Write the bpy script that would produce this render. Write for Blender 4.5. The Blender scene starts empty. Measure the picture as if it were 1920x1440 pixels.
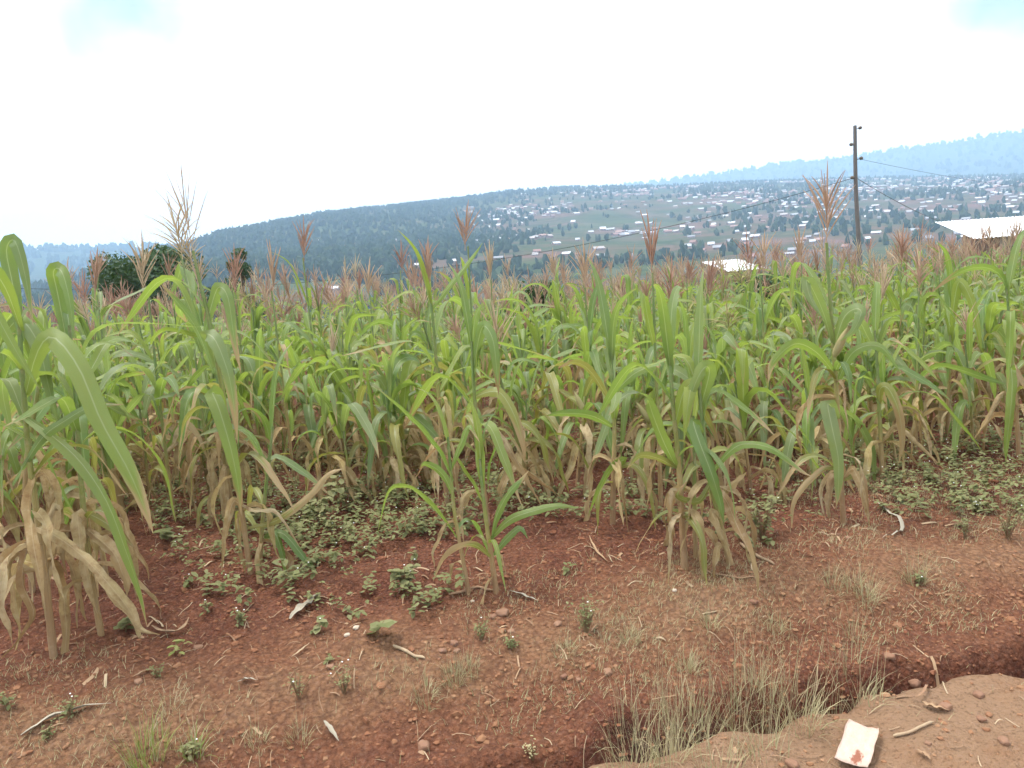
import bpy, math, random
import numpy as np
from mathutils import Vector, Matrix, Quaternion

random.seed(11); RNG = np.random.default_rng(11)
R = math.radians
S = bpy.context.scene
COL = S.collection

# ------------------------------------------------------------------ camera
F_PX, PITCH, ROLL, CAM_H = 1450.0, R(8.6), R(4.0), 1.6
cam_d = bpy.data.cameras.new('camera'); cam = bpy.data.objects.new('camera', cam_d); COL.objects.link(cam)
cam_d.sensor_width = 36.0; cam_d.lens = F_PX / 1920 * 36.0; cam_d.clip_start = 0.05; cam_d.clip_end = 30000
CM = Matrix.Rotation(math.pi / 2 - PITCH, 3, 'X') @ Matrix.Rotation(-ROLL, 3, 'Z')
cam.matrix_world = Matrix.Translation((0, 0, CAM_H)) @ CM.to_4x4()
S.camera = cam
CMN = np.array(CM)

# ------------------------------------------------------------------ sky, sun, exposure
SUN_EL, SUN_AZ = R(68), R(-75)          # azimuth from +Y, positive to +X
W = bpy.data.worlds.new('World'); S.world = W; W.use_nodes = True
wn = W.node_tree; wn.nodes.clear()
def wnode(t, **k):
    n = wn.nodes.new(t)
    for a, b in k.items(): setattr(n, a, b)
    return n
w_out = wnode('ShaderNodeOutputWorld'); w_bg = wnode('ShaderNodeBackground'); w_bg.inputs['Strength'].default_value = 0.1
w_sky = wnode('ShaderNodeTexSky', sky_type='NISHITA', sun_disc=False)
w_sky.sun_elevation = SUN_EL; w_sky.sun_rotation = SUN_AZ; w_sky.dust_density = 1.5
w_tc = wnode('ShaderNodeTexCoord')
w_n = wnode('ShaderNodeTexNoise'); w_n.inputs['Scale'].default_value = 2.3; w_n.inputs['Detail'].default_value = 4
wn.links.new(w_tc.outputs['Generated'], w_n.inputs['Vector'])
def px_dir(px, py):
    d = CM @ Vector(((px - 960) / F_PX, -(py - 720) / F_PX, -1.0)); return d.normalized()
w_n2 = wnode('ShaderNodeTexNoise'); w_n2.inputs['Scale'].default_value = 11.0; w_n2.inputs['Detail'].default_value = 3; wn.links.new(w_tc.outputs['Generated'], w_n2.inputs['Vector'])
gap = None
for (px, py, rad) in ((215, -15, .17), (1890, -25, .13), (2500, -500, .25), (-700, -600, .3)):   # breaks in the thin cloud
    dn = wnode('ShaderNodeVectorMath', operation='DISTANCE'); wn.links.new(w_tc.outputs['Generated'], dn.inputs[0])
    dn.inputs[1].default_value = px_dir(px, py)
    mr = wnode('ShaderNodeMapRange', interpolation_type='SMOOTHSTEP'); mr.inputs[1].default_value = rad; mr.inputs[2].default_value = rad * -.1
    wp = wnode('ShaderNodeMath', operation='MULTIPLY_ADD'); wn.links.new(w_n2.outputs['Fac'], wp.inputs[0]); wp.inputs[1].default_value = .16; wn.links.new(dn.outputs['Value'], wp.inputs[2])
    ws = wnode('ShaderNodeMath', operation='SUBTRACT'); wn.links.new(wp.outputs[0], ws.inputs[0]); ws.inputs[1].default_value = .08
    wn.links.new(ws.outputs[0], mr.inputs[0])
    if gap is None: gap = mr.outputs[0]
    else:
        mx = wnode('ShaderNodeMath', operation='MAXIMUM'); wn.links.new(gap, mx.inputs[0]); wn.links.new(mr.outputs[0], mx.inputs[1]); gap = mx.outputs[0]
w_mr = wnode('ShaderNodeMapRange'); w_mr.inputs[1].default_value = .3; w_mr.inputs[2].default_value = .7; w_mr.inputs[3].default_value = .9; w_mr.inputs[4].default_value = 1.0
wn.links.new(w_n.outputs['Fac'], w_mr.inputs[0])
w_g = wnode('ShaderNodeMath', operation='MULTIPLY'); wn.links.new(gap, w_g.inputs[0]); wn.links.new(w_mr.outputs[0], w_g.inputs[1])
w_ramp = wnode('ShaderNodeValToRGB')
w_ramp.color_ramp.elements[0].color = (.82, .86, .9, 1); w_ramp.color_ramp.elements[1].color = (1, 1, 1, 1)
wn.links.new(w_n.outputs['Fac'], w_ramp.inputs['Fac'])
w_sc = wnode('ShaderNodeVectorMath', operation='SCALE'); w_sc.inputs['Scale'].default_value = 18.0
wn.links.new(w_ramp.outputs['Color'], w_sc.inputs[0])
w_mix = wnode('ShaderNodeMix', data_type='RGBA')
wn.links.new(w_g.outputs[0], w_mix.inputs['Factor']); wn.links.new(w_sc.outputs[0], w_mix.inputs['A']); wn.links.new(w_sky.outputs['Color'], w_mix.inputs['B'])
wn.links.new(w_mix.outputs['Result'], w_bg.inputs['Color']); wn.links.new(w_bg.outputs[0], w_out.inputs['Surface'])

sun_d = bpy.data.lights.new('sun', 'SUN'); sun_d.energy = 2.6; sun_d.angle = R(13); sun_d.color = (1, .97, .92)
sun = bpy.data.objects.new('sun', sun_d); COL.objects.link(sun)
sdir = Vector((math.cos(SUN_EL) * math.sin(SUN_AZ), math.cos(SUN_EL) * math.cos(SUN_AZ), math.sin(SUN_EL)))
sun.rotation_euler = sdir.to_track_quat('Z', 'Y').to_euler()

S.view_settings.view_transform = 'Standard'; S.view_settings.look = 'None'
S.view_settings.exposure = 0.72; S.view_settings.gamma = 1.0; S.view_settings.use_curve_mapping = False
S.cycles.use_denoising = True; S.cycles.use_adaptive_sampling = True; S.cycles.adaptive_threshold = 0.03
S.cycles.max_bounces = 4; S.cycles.diffuse_bounces = 3; S.cycles.glossy_bounces = 1; S.cycles.transmission_bounces = 3; S.cycles.volume_bounces = 2
S.cycles.caustics_reflective = False; S.cycles.caustics_refractive = False

# ------------------------------------------------------------------ pixel helpers (world <-> photograph, for measuring)
def ray(px, py):
    d = CMN @ np.array([(px - 960) / F_PX, -(py - 720) / F_PX, -1.0]); return d / np.linalg.norm(d)
def at_y(px, py, y):
    d = ray(px, py); t = y / d[1]; return np.array([0, 0, CAM_H]) + t * d
def project(x, y, z):
    v = np.stack([np.asarray(x, float), np.asarray(y, float), np.asarray(z, float) - CAM_H], -1) @ CMN
    zz = np.where(v[..., 2] < -1e-6, -v[..., 2], 1e-6)
    return 960 + F_PX * v[..., 0] / zz, 720 - F_PX * v[..., 1] / zz, zz

# ------------------------------------------------------------------ numeric noise
def _h(ix, iy, seed):
    n = (ix.astype(np.int64) * 374761393 + iy.astype(np.int64) * 668265263 + seed * 974711) & 0xFFFFFFFF
    n = ((n ^ (n >> 13)) * 1274126177) & 0xFFFFFFFF
    return ((n ^ (n >> 16)) & 0xFFFF) / 65535.0
def vnoise(x, y, seed=0):
    x = np.asarray(x, float); y = np.asarray(y, float)
    ix = np.floor(x); iy = np.floor(y); fx = x - ix; fy = y - iy
    fx = fx * fx * (3 - 2 * fx); fy = fy * fy * (3 - 2 * fy)
    a = _h(ix, iy, seed); b = _h(ix + 1, iy, seed); c = _h(ix, iy + 1, seed); d = _h(ix + 1, iy + 1, seed)
    return (a + (b - a) * fx) * (1 - fy) + (c + (d - c) * fx) * fy - .5
def fbm(x, y, s, octv=4, seed=0):
    r = 0; a = 1.0
    for k in range(octv):
        r = r + a * vnoise(x / s + 17.3 * k, y / s - 9.1 * k, seed + k); s = s * .5; a *= .5
    return r
def sstep(a, b, x):
    t = np.clip((x - a) / (b - a), 0, 1); return t * t * (3 - 2 * t)

# ------------------------------------------------------------------ mesh helpers
class MB:
    """collects vertices, faces, uvs, a per-vertex tone and material slots for ONE mesh"""
    def __init__(s): s.v = []; s.f = []; s.uv = []; s.tone = []; s.m = []; s.n = 0
    def add(s, v, f, uv=None, tone=0.0, m=0):
        v = np.asarray(v, float); s.v.append(v); f = np.asarray(f, int)
        s.f.append((f + s.n)); s.m.append(np.full(len(f), m))
        s.uv.append(np.zeros((len(v), 2)) if uv is None else np.asarray(uv, float))
        s.tone.append(np.full(len(v), float(tone))); s.n += len(v)
    def mesh(s, name, mats, smooth=True):
        me = bpy.data.meshes.new(name)
        v = np.concatenate(s.v) if s.v else np.zeros((0, 3)); uv = np.concatenate(s.uv); tone = np.concatenate(s.tone)
        loops = []; starts = []; totals = []; mi = []; c = 0
        for f, m in zip(s.f, s.m):
            if not len(f): continue
            k = f.shape[1]; loops.append(f.ravel()); starts.append(c + np.arange(len(f)) * k); totals.append(np.full(len(f), k)); mi.append(m); c += f.size
        loops = np.concatenate(loops); starts = np.concatenate(starts); totals = np.concatenate(totals); mi = np.concatenate(mi)
        me.vertices.add(len(v)); me.vertices.foreach_set('co', v.ravel().astype(np.float32))
        me.loops.add(len(loops)); me.loops.foreach_set('vertex_index', loops.astype(np.int32))
        me.polygons.add(len(starts)); me.polygons.foreach_set('loop_start', starts.astype(np.int32)); me.polygons.foreach_set('loop_total', totals.astype(np.int32))
        for m in (mats if isinstance(mats, (list, tuple)) else [mats]): me.materials.append(m)
        me.polygons.foreach_set('material_index', mi.astype(np.int32))
        me.polygons.foreach_set('use_smooth', np.full(len(starts), smooth))
        me.update(calc_edges=True)
        ul = me.uv_layers.new(name='UVMap'); ul.data.foreach_set('uv', uv[loops].ravel().astype(np.float32))
        at = me.attributes.new('tone', 'FLOAT', 'POINT'); at.data.foreach_set('value', tone.astype(np.float32))
        me.validate()
        return me
def obj(name, me, parent=None, loc=(0, 0, 0), rot=None, scale=None):
    o = bpy.data.objects.new(name, me); COL.objects.link(o); o.location = loc
    if rot is not None: o.rotation_euler = rot
    if scale is not None: o.scale = scale if hasattr(scale, '__len__') else (scale,) * 3
    if parent is not None: o.parent = parent
    return o
def tag(o, label=None, cat=None, group=None, kind=None):
    if label: o['label'] = label
    if cat: o['category'] = cat
    if group: o['group'] = group
    if kind: o['kind'] = kind
    return o
def thing(name, label, cat, loc=(0, 0, 0), rot=None, group=None):
    o = bpy.data.objects.new(name, None); COL.objects.link(o); o.location = loc; o.empty_display_size = .1
    if rot is not None: o.rotation_euler = rot
    return tag(o, label, cat, group)
ORD = 'leftmost,second from left,third from left,fourth from left,fifth from left,sixth from left,seventh from left,eighth from left,ninth from left,tenth from left,eleventh from left,twelfth from left,thirteenth from left,fourteenth from left,fifteenth from left'.split(',')
def single_out(items):
    'items: (object, label, picture x); look-alikes are told apart by their order from the left'
    by = {}
    for it in items: by.setdefault(it[1], []).append(it)
    for lab, its in by.items():
        its.sort(key=lambda q: q[2]); n_ = len(its)
        for k, (o, _, _x) in enumerate(its):
            o['label'] = lab if n_ == 1 else lab + ', ' + ('left one' if n_ == 2 and k == 0 else 'rightmost' if k == n_ - 1 else ORD[min(k, 14)])
def unit(v):
    v = np.asarray(v, float); return v / (np.linalg.norm(v, axis=-1, keepdims=True) + 1e-12)
def grid_faces(nu, nv):
    i = np.arange(nu - 1)[:, None] * nv + np.arange(nv - 1)[None, :]
    i = i.ravel(); return np.stack([i, i + nv, i + nv + 1, i + 1], 1)
def tube(path, rad, k=6, cap=True):
    path = np.asarray(path, float); n = len(path); rad = np.broadcast_to(np.asarray(rad, float), (n,))
    t = unit(np.gradient(path, axis=0))
    ref = np.array([0, 1.0, 0]) if abs(t[:, 1]).mean() < .8 else np.array([1.0, 0, 0])
    a = unit(np.cross(t, ref)); b = np.cross(t, a)
    an = np.arange(k + 1) / k * 2 * math.pi
    v = path[:, None] + rad[:, None, None] * (np.cos(an)[None, :, None] * a[:, None] + np.sin(an)[None, :, None] * b[:, None])
    uv = np.stack(np.broadcast_arrays((np.arange(k + 1) / k)[None, :], np.linspace(0, 1, n)[:, None]), -1)
    return v.reshape(-1, 3), grid_faces(n, k + 1), uv.reshape(-1, 2)
def catmull(p, n):
    p = np.asarray(p, float)
    q = np.vstack([2 * p[0] - p[1], p, 2 * p[-1] - p[-2]]); m = len(p) - 1
    out = []
    for u in np.linspace(0, m - 1e-6, n):
        i = int(u); t = u - i; a, b, c, d = q[i:i + 4]
        out.append(.5 * (2 * b + (c - a) * t + (2 * a - 5 * b + 4 * c - d) * t * t + (3 * b - a - 3 * c + d) * t ** 3))
    return np.array(out)
def box(x0, x1, y0, y1, z0, z1):
    v = np.array([(x, y, z) for z in (z0, z1) for y in (y0, y1) for x in (x0, x1)])
    f = np.array([(0, 2, 3, 1), (4, 5, 7, 6), (0, 1, 5, 4), (2, 6, 7, 3), (0, 4, 6, 2), (1, 3, 7, 5)])
    return v, f
_t = (1 + 5 ** .5) / 2
ICO_V = unit(np.array([(-1, _t, 0), (1, _t, 0), (-1, -_t, 0), (1, -_t, 0), (0, -1, _t), (0, 1, _t), (0, -1, -_t), (0, 1, -_t), (_t, 0, -1), (_t, 0, 1), (-_t, 0, -1), (-_t, 0, 1)]))
ICO_F = np.array([(0, 11, 5), (0, 5, 1), (0, 1, 7), (0, 7, 10), (0, 10, 11), (1, 5, 9), (5, 11, 4), (11, 10, 2), (10, 7, 6), (7, 1, 8), (3, 9, 4), (3, 4, 2), (3, 2, 6), (3, 6, 8), (3, 8, 9), (4, 9, 5), (2, 4, 11), (6, 2, 10), (8, 6, 7), (9, 8, 1)])
def subdiv(v, f):
    v = list(map(tuple, v)); c = {}; out = []
    def mid(a, b):
        k = (min(a, b), max(a, b))
        if k not in c: c[k] = len(v); v.append(tuple(unit(np.array(v[a]) + np.array(v[b]))))
        return c[k]
    for a, b, d in f:
        ab, bd, da = mid(a, b), mid(b, d), mid(d, a); out += [(a, ab, da), (b, bd, ab), (d, da, bd), (ab, bd, da)]
    return np.array(v), np.array(out)
ICO2_V, ICO2_F = subdiv(ICO_V, ICO_F)
ICO3_V, ICO3_F = subdiv(ICO2_V, ICO2_F)

# ------------------------------------------------------------------ materials
def nt_new(name):
    m = bpy.data.materials.new(name); m.use_nodes = True; t = m.node_tree; t.nodes.clear(); return m, t
class G:
    objrand = True
    def __init__(s, name): s.m, s.t = nt_new(name)
    def n(s, typ, ins=None, **k):
        nd = s.t.nodes.new(typ)
        for a, b in k.items(): setattr(nd, a, b)
        for a, b in (ins or {}).items():
            if hasattr(b, 'is_output') or isinstance(b, bpy.types.NodeSocket): s.t.links.new(b, nd.inputs[a])
            else: nd.inputs[a].default_value = b
        return nd
    def math(s, op, a, b=0.0, c=None):
        d = {0: a, 1: b}
        if c is not None: d[2] = c
        return s.n('ShaderNodeMath', d, operation=op).outputs[0]
    def mix(s, f, a, b, mode='MIX'):
        return s.n('ShaderNodeMix', {'Factor': f, 'A': a, 'B': b}, data_type='RGBA', blend_type=mode).outputs['Result']
    def noise(s, vec, scale, detail=3, rough=.55, dist=0.0):
        return s.n('ShaderNodeTexNoise', {'Vector': vec, 'Scale': scale, 'Detail': detail, 'Roughness': rough, 'Distortion': dist}).outputs['Fac']
    def ramp(s, f, stops, interp='LINEAR'):
        nd = s.n('ShaderNodeValToRGB', {'Fac': f}); cr = nd.color_ramp; cr.interpolation = interp
        while len(cr.elements) < len(stops): cr.elements.new(.5)
        for e, (p, c) in zip(cr.elements, stops): e.position = p; e.color = (*c, 1) if len(c) == 3 else c
        return nd.outputs['Color']
    def rng(s, x, a, b, c=0.0, d=1.0, smooth=False):
        return s.n('ShaderNodeMapRange', {0: x, 1: a, 2: b, 3: c, 4: d}, interpolation_type='SMOOTHSTEP' if smooth else 'LINEAR').outputs[0]
    def out(s, sh): s.n('ShaderNodeOutputMaterial', {'Surface': sh}); return s.m
    def pbsdf(s, col, rough=.8, spec=.3, bump=None, bstr=.5, bdist=.01, metal=0.0):
        d = {'Base Color': col, 'Roughness': rough, 'Specular IOR Level': spec, 'Metallic': metal}
        if bump is not None: d['Normal'] = s.n('ShaderNodeBump', {'Height': bump, 'Strength': bstr, 'Distance': bdist}).outputs[0]
        return s.n('ShaderNodeBsdfPrincipled', d).outputs[0]
    def rand(s, k=1.0):
        a = s.n('ShaderNodeObjectInfo').outputs['Random'] if s.objrand else 0.0; b = s.n('ShaderNodeAttribute', attribute_name='tone').outputs['Fac']
        return s.math('FRACT', s.math('MULTIPLY', s.math('ADD', a, b), k))
    def pos(s): return s.n('ShaderNodeNewGeometry').outputs['Position']
    def uv(s):
        u = s.n('ShaderNodeUVMap', uv_map='UVMap').outputs[0]; sp = s.n('ShaderNodeSeparateXYZ', {0: u}); return u, sp.outputs[0], sp.outputs[1]

def leaf_material(name, stops, dry_tip, rib=(.40, .44, .24), trans=.38, tcol=(.24, .40, .03), rough=.42, spec=.45, wrinkle=.25):
    g = G(name); u, ux, uy = g.uv(); r = g.rand(); r2 = g.rand(7.31); r3 = g.rand(23.7)
    base = g.ramp(r, stops)
    stretch = g.n('ShaderNodeVectorMath', {0: u, 1: (30, 1.4, 1)}, operation='MULTIPLY').outputs[0]
    streak = g.n('ShaderNodeTexNoise', {'Vector': stretch, 'Scale': 1.0, 'Detail': 3.0}).outputs['Fac']
    base = g.mix(g.rng(streak, .3, .75, 0, .45), base, g.mix(.5, base, (.22, .28, .13, 1)))
    blotch = g.noise(g.pos(), 9, 3)
    base = g.mix(g.rng(blotch, .45, .8, 0, .6), base, g.mix(.55, base, (.26, .24, .07, 1)))
    if rough > .7:
        bl2 = g.noise(g.pos(), 22, 4, .65)
        base = g.mix(g.rng(bl2, .48, .7, 0, .75), base, (.21, .11, .05, 1)); base = g.mix(g.rng(bl2, .45, .3, 0, .5), base, (.58, .48, .32, 1))
    off = g.math('ABSOLUTE', g.math('SUBTRACT', ux, .5))
    # drying from the tip and along the margins
    edge = g.math('ADD', g.math('MULTIPLY', off, .30), g.math('MULTIPLY', streak, .22))
    dd = g.math('ADD', uy, edge)
    lim = g.rng(r2, 0, 1, 1.22, 1.22 - dry_tip)
    tip = g.n('ShaderNodeMapRange', {0: g.math('SUBTRACT', dd, lim), 1: 0.0, 2: .16}, interpolation_type='SMOOTHSTEP').outputs[0]
    drycol = g.ramp(g.math('FRACT', g.math('ADD', r3, g.math('MULTIPLY', streak, .3))), [(0, (.34, .23, .10)), (.5, (.42, .30, .15)), (1, (.26, .15, .06))])
    base = g.mix(tip, base, drycol)
    ribm = g.rng(off, .02, .05, 1, 0)
    ribm = g.math('MULTIPLY', ribm, g.rng(uy, .2, .95, .7, .3))
    base = g.mix(ribm, base, (*rib, 1))
    wave = g.noise(stretch, 1.4, 2)
    p = g.pbsdf(base, rough, spec, bump=wave, bstr=wrinkle, bdist=.004)
    tc = g.mix(.5, base, (*tcol, 1)); tc = g.mix(tip, tc, drycol)
    tr = g.n('ShaderNodeBsdfTranslucent', {'Color': tc}).outputs[0]
    return g.out(g.n('ShaderNodeMixShader', {0: trans, 1: p, 2: tr}).outputs[0])

M = {}
M['leaf'] = leaf_material('maize_leaf_green', [(0, (.235, .275, .040)), (.22, (.165, .235, .040)), (.42, (.090, .165, .040)), (.6, (.190, .225, .100)), (.8, (.145, .215, .055)), (1, (.215, .260, .052))], .34, trans=.48, tcol=(.37, .50, .06), rough=.5, spec=.5)
M['half'] = leaf_material('maize_leaf_yellowing', [(0, (.22, .23, .045)), (.5, (.26, .22, .06)), (1, (.15, .19, .045))], .95, tcol=(.42, .40, .06), trans=.42)
M['dry'] = leaf_material('maize_leaf_dry', [(0, (.50, .37, .20)), (.3, (.40, .265, .13)), (.5, (.54, .42, .26)), (.7, (.29, .15, .065)), (.85, (.44, .34, .14)), (1, (.46, .33, .17))], .7,
                         rib=(.55, .43, .26), trans=.28, tcol=(.55, .38, .18), rough=.75, spec=.15, wrinkle=.8)
def stalk_material():
    g = G('maize_stalk'); u, ux, uy = g.uv(); r = g.rand()
    st = g.n('ShaderNodeTexNoise', {'Vector': g.n('ShaderNodeVectorMath', {0: u, 1: (14, 2.2, 1)}, operation='MULTIPLY').outputs[0], 'Scale': 1.0, 'Detail': 3.0}).outputs['Fac']
    f = g.math('ADD', uy, g.math('MULTIPLY', g.math('SUBTRACT', st, .5), .35))
    f = g.math('ADD', f, g.math('MULTIPLY', g.math('SUBTRACT', r, .5), .25))
    c = g.ramp(f, [(.0, (.27, .165, .085)), (.28, (.33, .235, .10)), (.45, (.22, .225, .06)), (.75, (.12, .19, .05)), (1, (.15, .20, .07))])
    c = g.mix(g.rng(st, .5, .75, 0, .75), c, g.mix(g.rng(uy, .25, .6), (.14, .07, .035, 1), (.24, .2, .1, 1)))
    bl = g.noise(g.pos(), 18, 4, .7); c = g.mix(g.rng(bl, .5, .75, 0, .6), c, (.36, .27, .16, 1))
    return g.out(g.pbsdf(c, .55, .3, bump=st, bstr=.4, bdist=.003))
M['stalk'] = stalk_material()
def simple(name, stops, scale=6, rough=.85, spec=.2, bump=.4, bdist=.01, trans=0, tcol=None, det=4):
    g = G(name); r = g.rand(); nz = g.noise(g.pos(), scale, det)
    c = g.ramp(g.math('ADD', g.math('MULTIPLY', r, .8), g.math('MULTIPLY', g.math('SUBTRACT', nz, .2), .35)), stops)
    p = g.pbsdf(c, rough, spec, bump=nz if bump else None, bstr=bump, bdist=bdist)
    if trans:
        t = g.n('ShaderNodeBsdfTranslucent', {'Color': g.mix(.5, c, (*(tcol or (.2, .3, .04)), 1))}).outputs[0]
        p = g.n('ShaderNodeMixShader', {0: trans, 1: p, 2: t}).outputs[0]
    return g.out(p)
M['tassel'] = simple('maize_tassel', [(0, (.34, .17, .125)), (.35, (.43, .265, .185)), (.7, (.50, .36, .24)), (1, (.53, .43, .27))], 30, .8, .15, 0, trans=.2, tcol=(.45, .25, .14))
M['tassel_pale'] = simple('maize_tassel_pale', [(0, (.42, .36, .17)), (1, (.36, .32, .14))], 30, .8, .15, 0, trans=.2, tcol=(.4, .35, .14))
M['husk'] = simple('maize_ear_husk', [(0, (.22, .26, .09)), (.6, (.36, .29, .14)), (1, (.28, .26, .1))], 20, .6, .3, .3, .004)
M['weed'] = simple('weed_foliage', [(0, (.155, .165, .068)), (.4, (.20, .202, .09)), (.75, (.23, .22, .108)), (1, (.13, .155, .058))], 12, .8, .12, .2, .004, trans=.28, tcol=(.22, .26, .06))
M['weed_stem'] = simple('weed_stem', [(0, (.16, .13, .06)), (1, (.22, .12, .07))], 20, .8, .2, 0)
M['flower'] = simple('tiny_white_flower', [(0, (.75, .75, .70)), (1, (.8, .8, .75))], 20, .7, .2, 0)
M['grass_green'] = simple('grass_green', [(0, (.17, .23, .045)), (.5, (.24, .27, .07)), (1, (.32, .29, .11))], 10, .6, .3, 0, trans=.3, tcol=(.28, .34, .08))
M['grass_dry'] = simple('grass_dry', [(0, (.40, .33, .19)), (.45, (.30, .27, .15)), (.8, (.46, .37, .22)), (1, (.25, .24, .13))], 10, .75, .2, 0, trans=.25, tcol=(.35, .3, .14))
M['grass_grey'] = simple('grass_grey_green', [(0, (.36, .32, .17)), (.5, (.44, .37, .21)), (1, (.27, .265, .12))], 10, .7, .2, 0, trans=.25, tcol=(.28, .3, .13))
M['straw'] = simple('straw', [(0, (.33, .22, .13)), (.5, (.26, .15, .09)), (.8, (.40, .30, .19)), (1, (.20, .11, .065))], 14, .85, .15, .4, .004)
M['grey_straw'] = simple('weathered_straw', [(0, (.36, .32, .25)), (1, (.29, .25, .19))], 18, .85, .15, .5, .004)
G.objrand = False
M['clod'] = simple('soil_clod', [(0, (.120, .042, .026)), (.25, (.175, .070, .039)), (.45, (.220, .102, .055)), (.65, (.265, .145, .080)), (.85, (.31, .185, .108)), (1, (.35, .225, .14))], 40, .95, .1, .8, .006)
G.objrand = True
M['stone'] = simple('field_stone', [(0, (.19, .098, .062)), (.5, (.235, .132, .082)), (1, (.16, .075, .048))], 25, .9, .2, .6, .008)
M['pale_stone'] = simple('pale_stone', [(0, (.46, .37, .28)), (1, (.42, .33, .25))], 25, .9, .2, .5, .006)
M['bark'] = simple('bark', [(0, (.10, .075, .055)), (1, (.15, .11, .08))], 6, .95, .1, .8, .03)
M['crown'] = simple('tree_leaf', [(0, (.030, .062, .022)), (.5, (.045, .085, .030)), (1, (.065, .11, .036))], 2, .5, .4, 0, trans=.22, tcol=(.10, .17, .03))
M['crown_light'] = simple('shrub_leaf', [(0, (.045, .09, .03)), (.5, (.06, .12, .04)), (1, (.085, .14, .05))], 2, .5, .4, 0, trans=.25, tcol=(.14, .22, .04))
M['far_tree'] = simple('far_tree_foliage', [(0, (.020, .036, .016)), (.5, (.032, .050, .022)), (1, (.05, .064, .032))], .25, .95, .05, 0)
M['wood'] = simple('pole_wood', [(0, (.15, .135, .125)), (.5, (.19, .17, .155)), (1, (.12, .105, .098))], 5, .9, .15, .6, .01)
M['porcelain'] = simple('insulator_glaze', [(0, (.12, .085, .06)), (1, (.09, .07, .055))], 5, .35, .5, 0)
M['cable'] = simple('cable', [(0, (.02, .02, .022)), (1, (.03, .03, .03))], 5, .6, .3, 0)
def paper_material():
    g = G('soiled_card'); u, ux, uy = g.uv(); n1 = g.noise(u, 5, 5, .65); n2 = g.noise(u, 22, 3)
    c = g.mix(g.rng(n1, .35, .75, 0, .7), (.50, .37, .30, 1), (.40, .25, .18, 1))
    d = g.n('ShaderNodeVectorMath', {0: u, 1: (.60, .20, 0)}, operation='DISTANCE').outputs['Value']
    d = g.math('ADD', d, g.math('MULTIPLY', g.math('SUBTRACT', n1, .5), .55))
    c = g.mix(g.rng(d, .12, .19, 1, 0), c, (.22, .08, .045, 1))
    return g.out(g.pbsdf(c, .7, .3, bump=g.math('ADD', n1, g.math('MULTIPLY', n2, .3)), bstr=.5, bdist=.01))
M['paper'] = paper_material()
def roof_material(name, stops, rough, metal=0):
    g = G(name); r = g.rand(); p = g.pos()
    c = g.ramp(r, stops); nz = g.noise(p, .35, 4)
    c = g.mix(g.rng(nz, .5, .8, 0, .35), c, g.mix(.5, c, (.35, .22, .16, 1)))
    return g.out(g.pbsdf(c, rough, .4, metal=metal))
M['roof_pale'] = roof_material('metal_roof_pale', [(0, (.55, .56, .58)), (.3, (.27, .28, .30)), (.6, (.20, .19, .20)), (.8, (.60, .60, .62)), (1, (.28, .22, .20))], .5)
M['roof_red'] = roof_material('roof_reddish', [(0, (.26, .14, .115)), (.5, (.21, .12, .10)), (1, (.30, .19, .155))], .8)
M['wall_tan'] = roof_material('wall_plaster', [(0, (.26, .185, .145)), (.4, (.21, .125, .10)), (.7, (.32, .26, .22)), (1, (.19, .115, .09))], .9)
def brick_material():
    g = G('brick_wall'); b = g.n('ShaderNodeTexBrick', {'Vector': g.n('ShaderNodeTexCoord').outputs['Object'], 'Color1': (.25, .105, .072, 1), 'Color2': (.20, .08, .055, 1), 'Mortar': (.30, .22, .17, 1), 'Scale': 4.0, 'Mortar Size': .02})
    return g.out(g.pbsdf(b.outputs['Color'], .9, .2, bump=b.outputs['Fac'], bstr=.6, bdist=-.02))
M['brick'] = brick_material()
def corrugated():
    g = G('corrugated_roof'); p = g.pos(); nz = g.noise(p, .8, 4)
    c = g.mix(g.rng(nz, .45, .8, 0, .3), (.80, .81, .82, 1), (.50, .44, .38, 1))
    return g.out(g.pbsdf(c, .45, .5))
M['corrugated'] = corrugated()
M['dark'] = simple('window_dark', [(0, (.02, .02, .022)), (1, (.03, .03, .03))], 1, .4, .4, 0)

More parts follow.
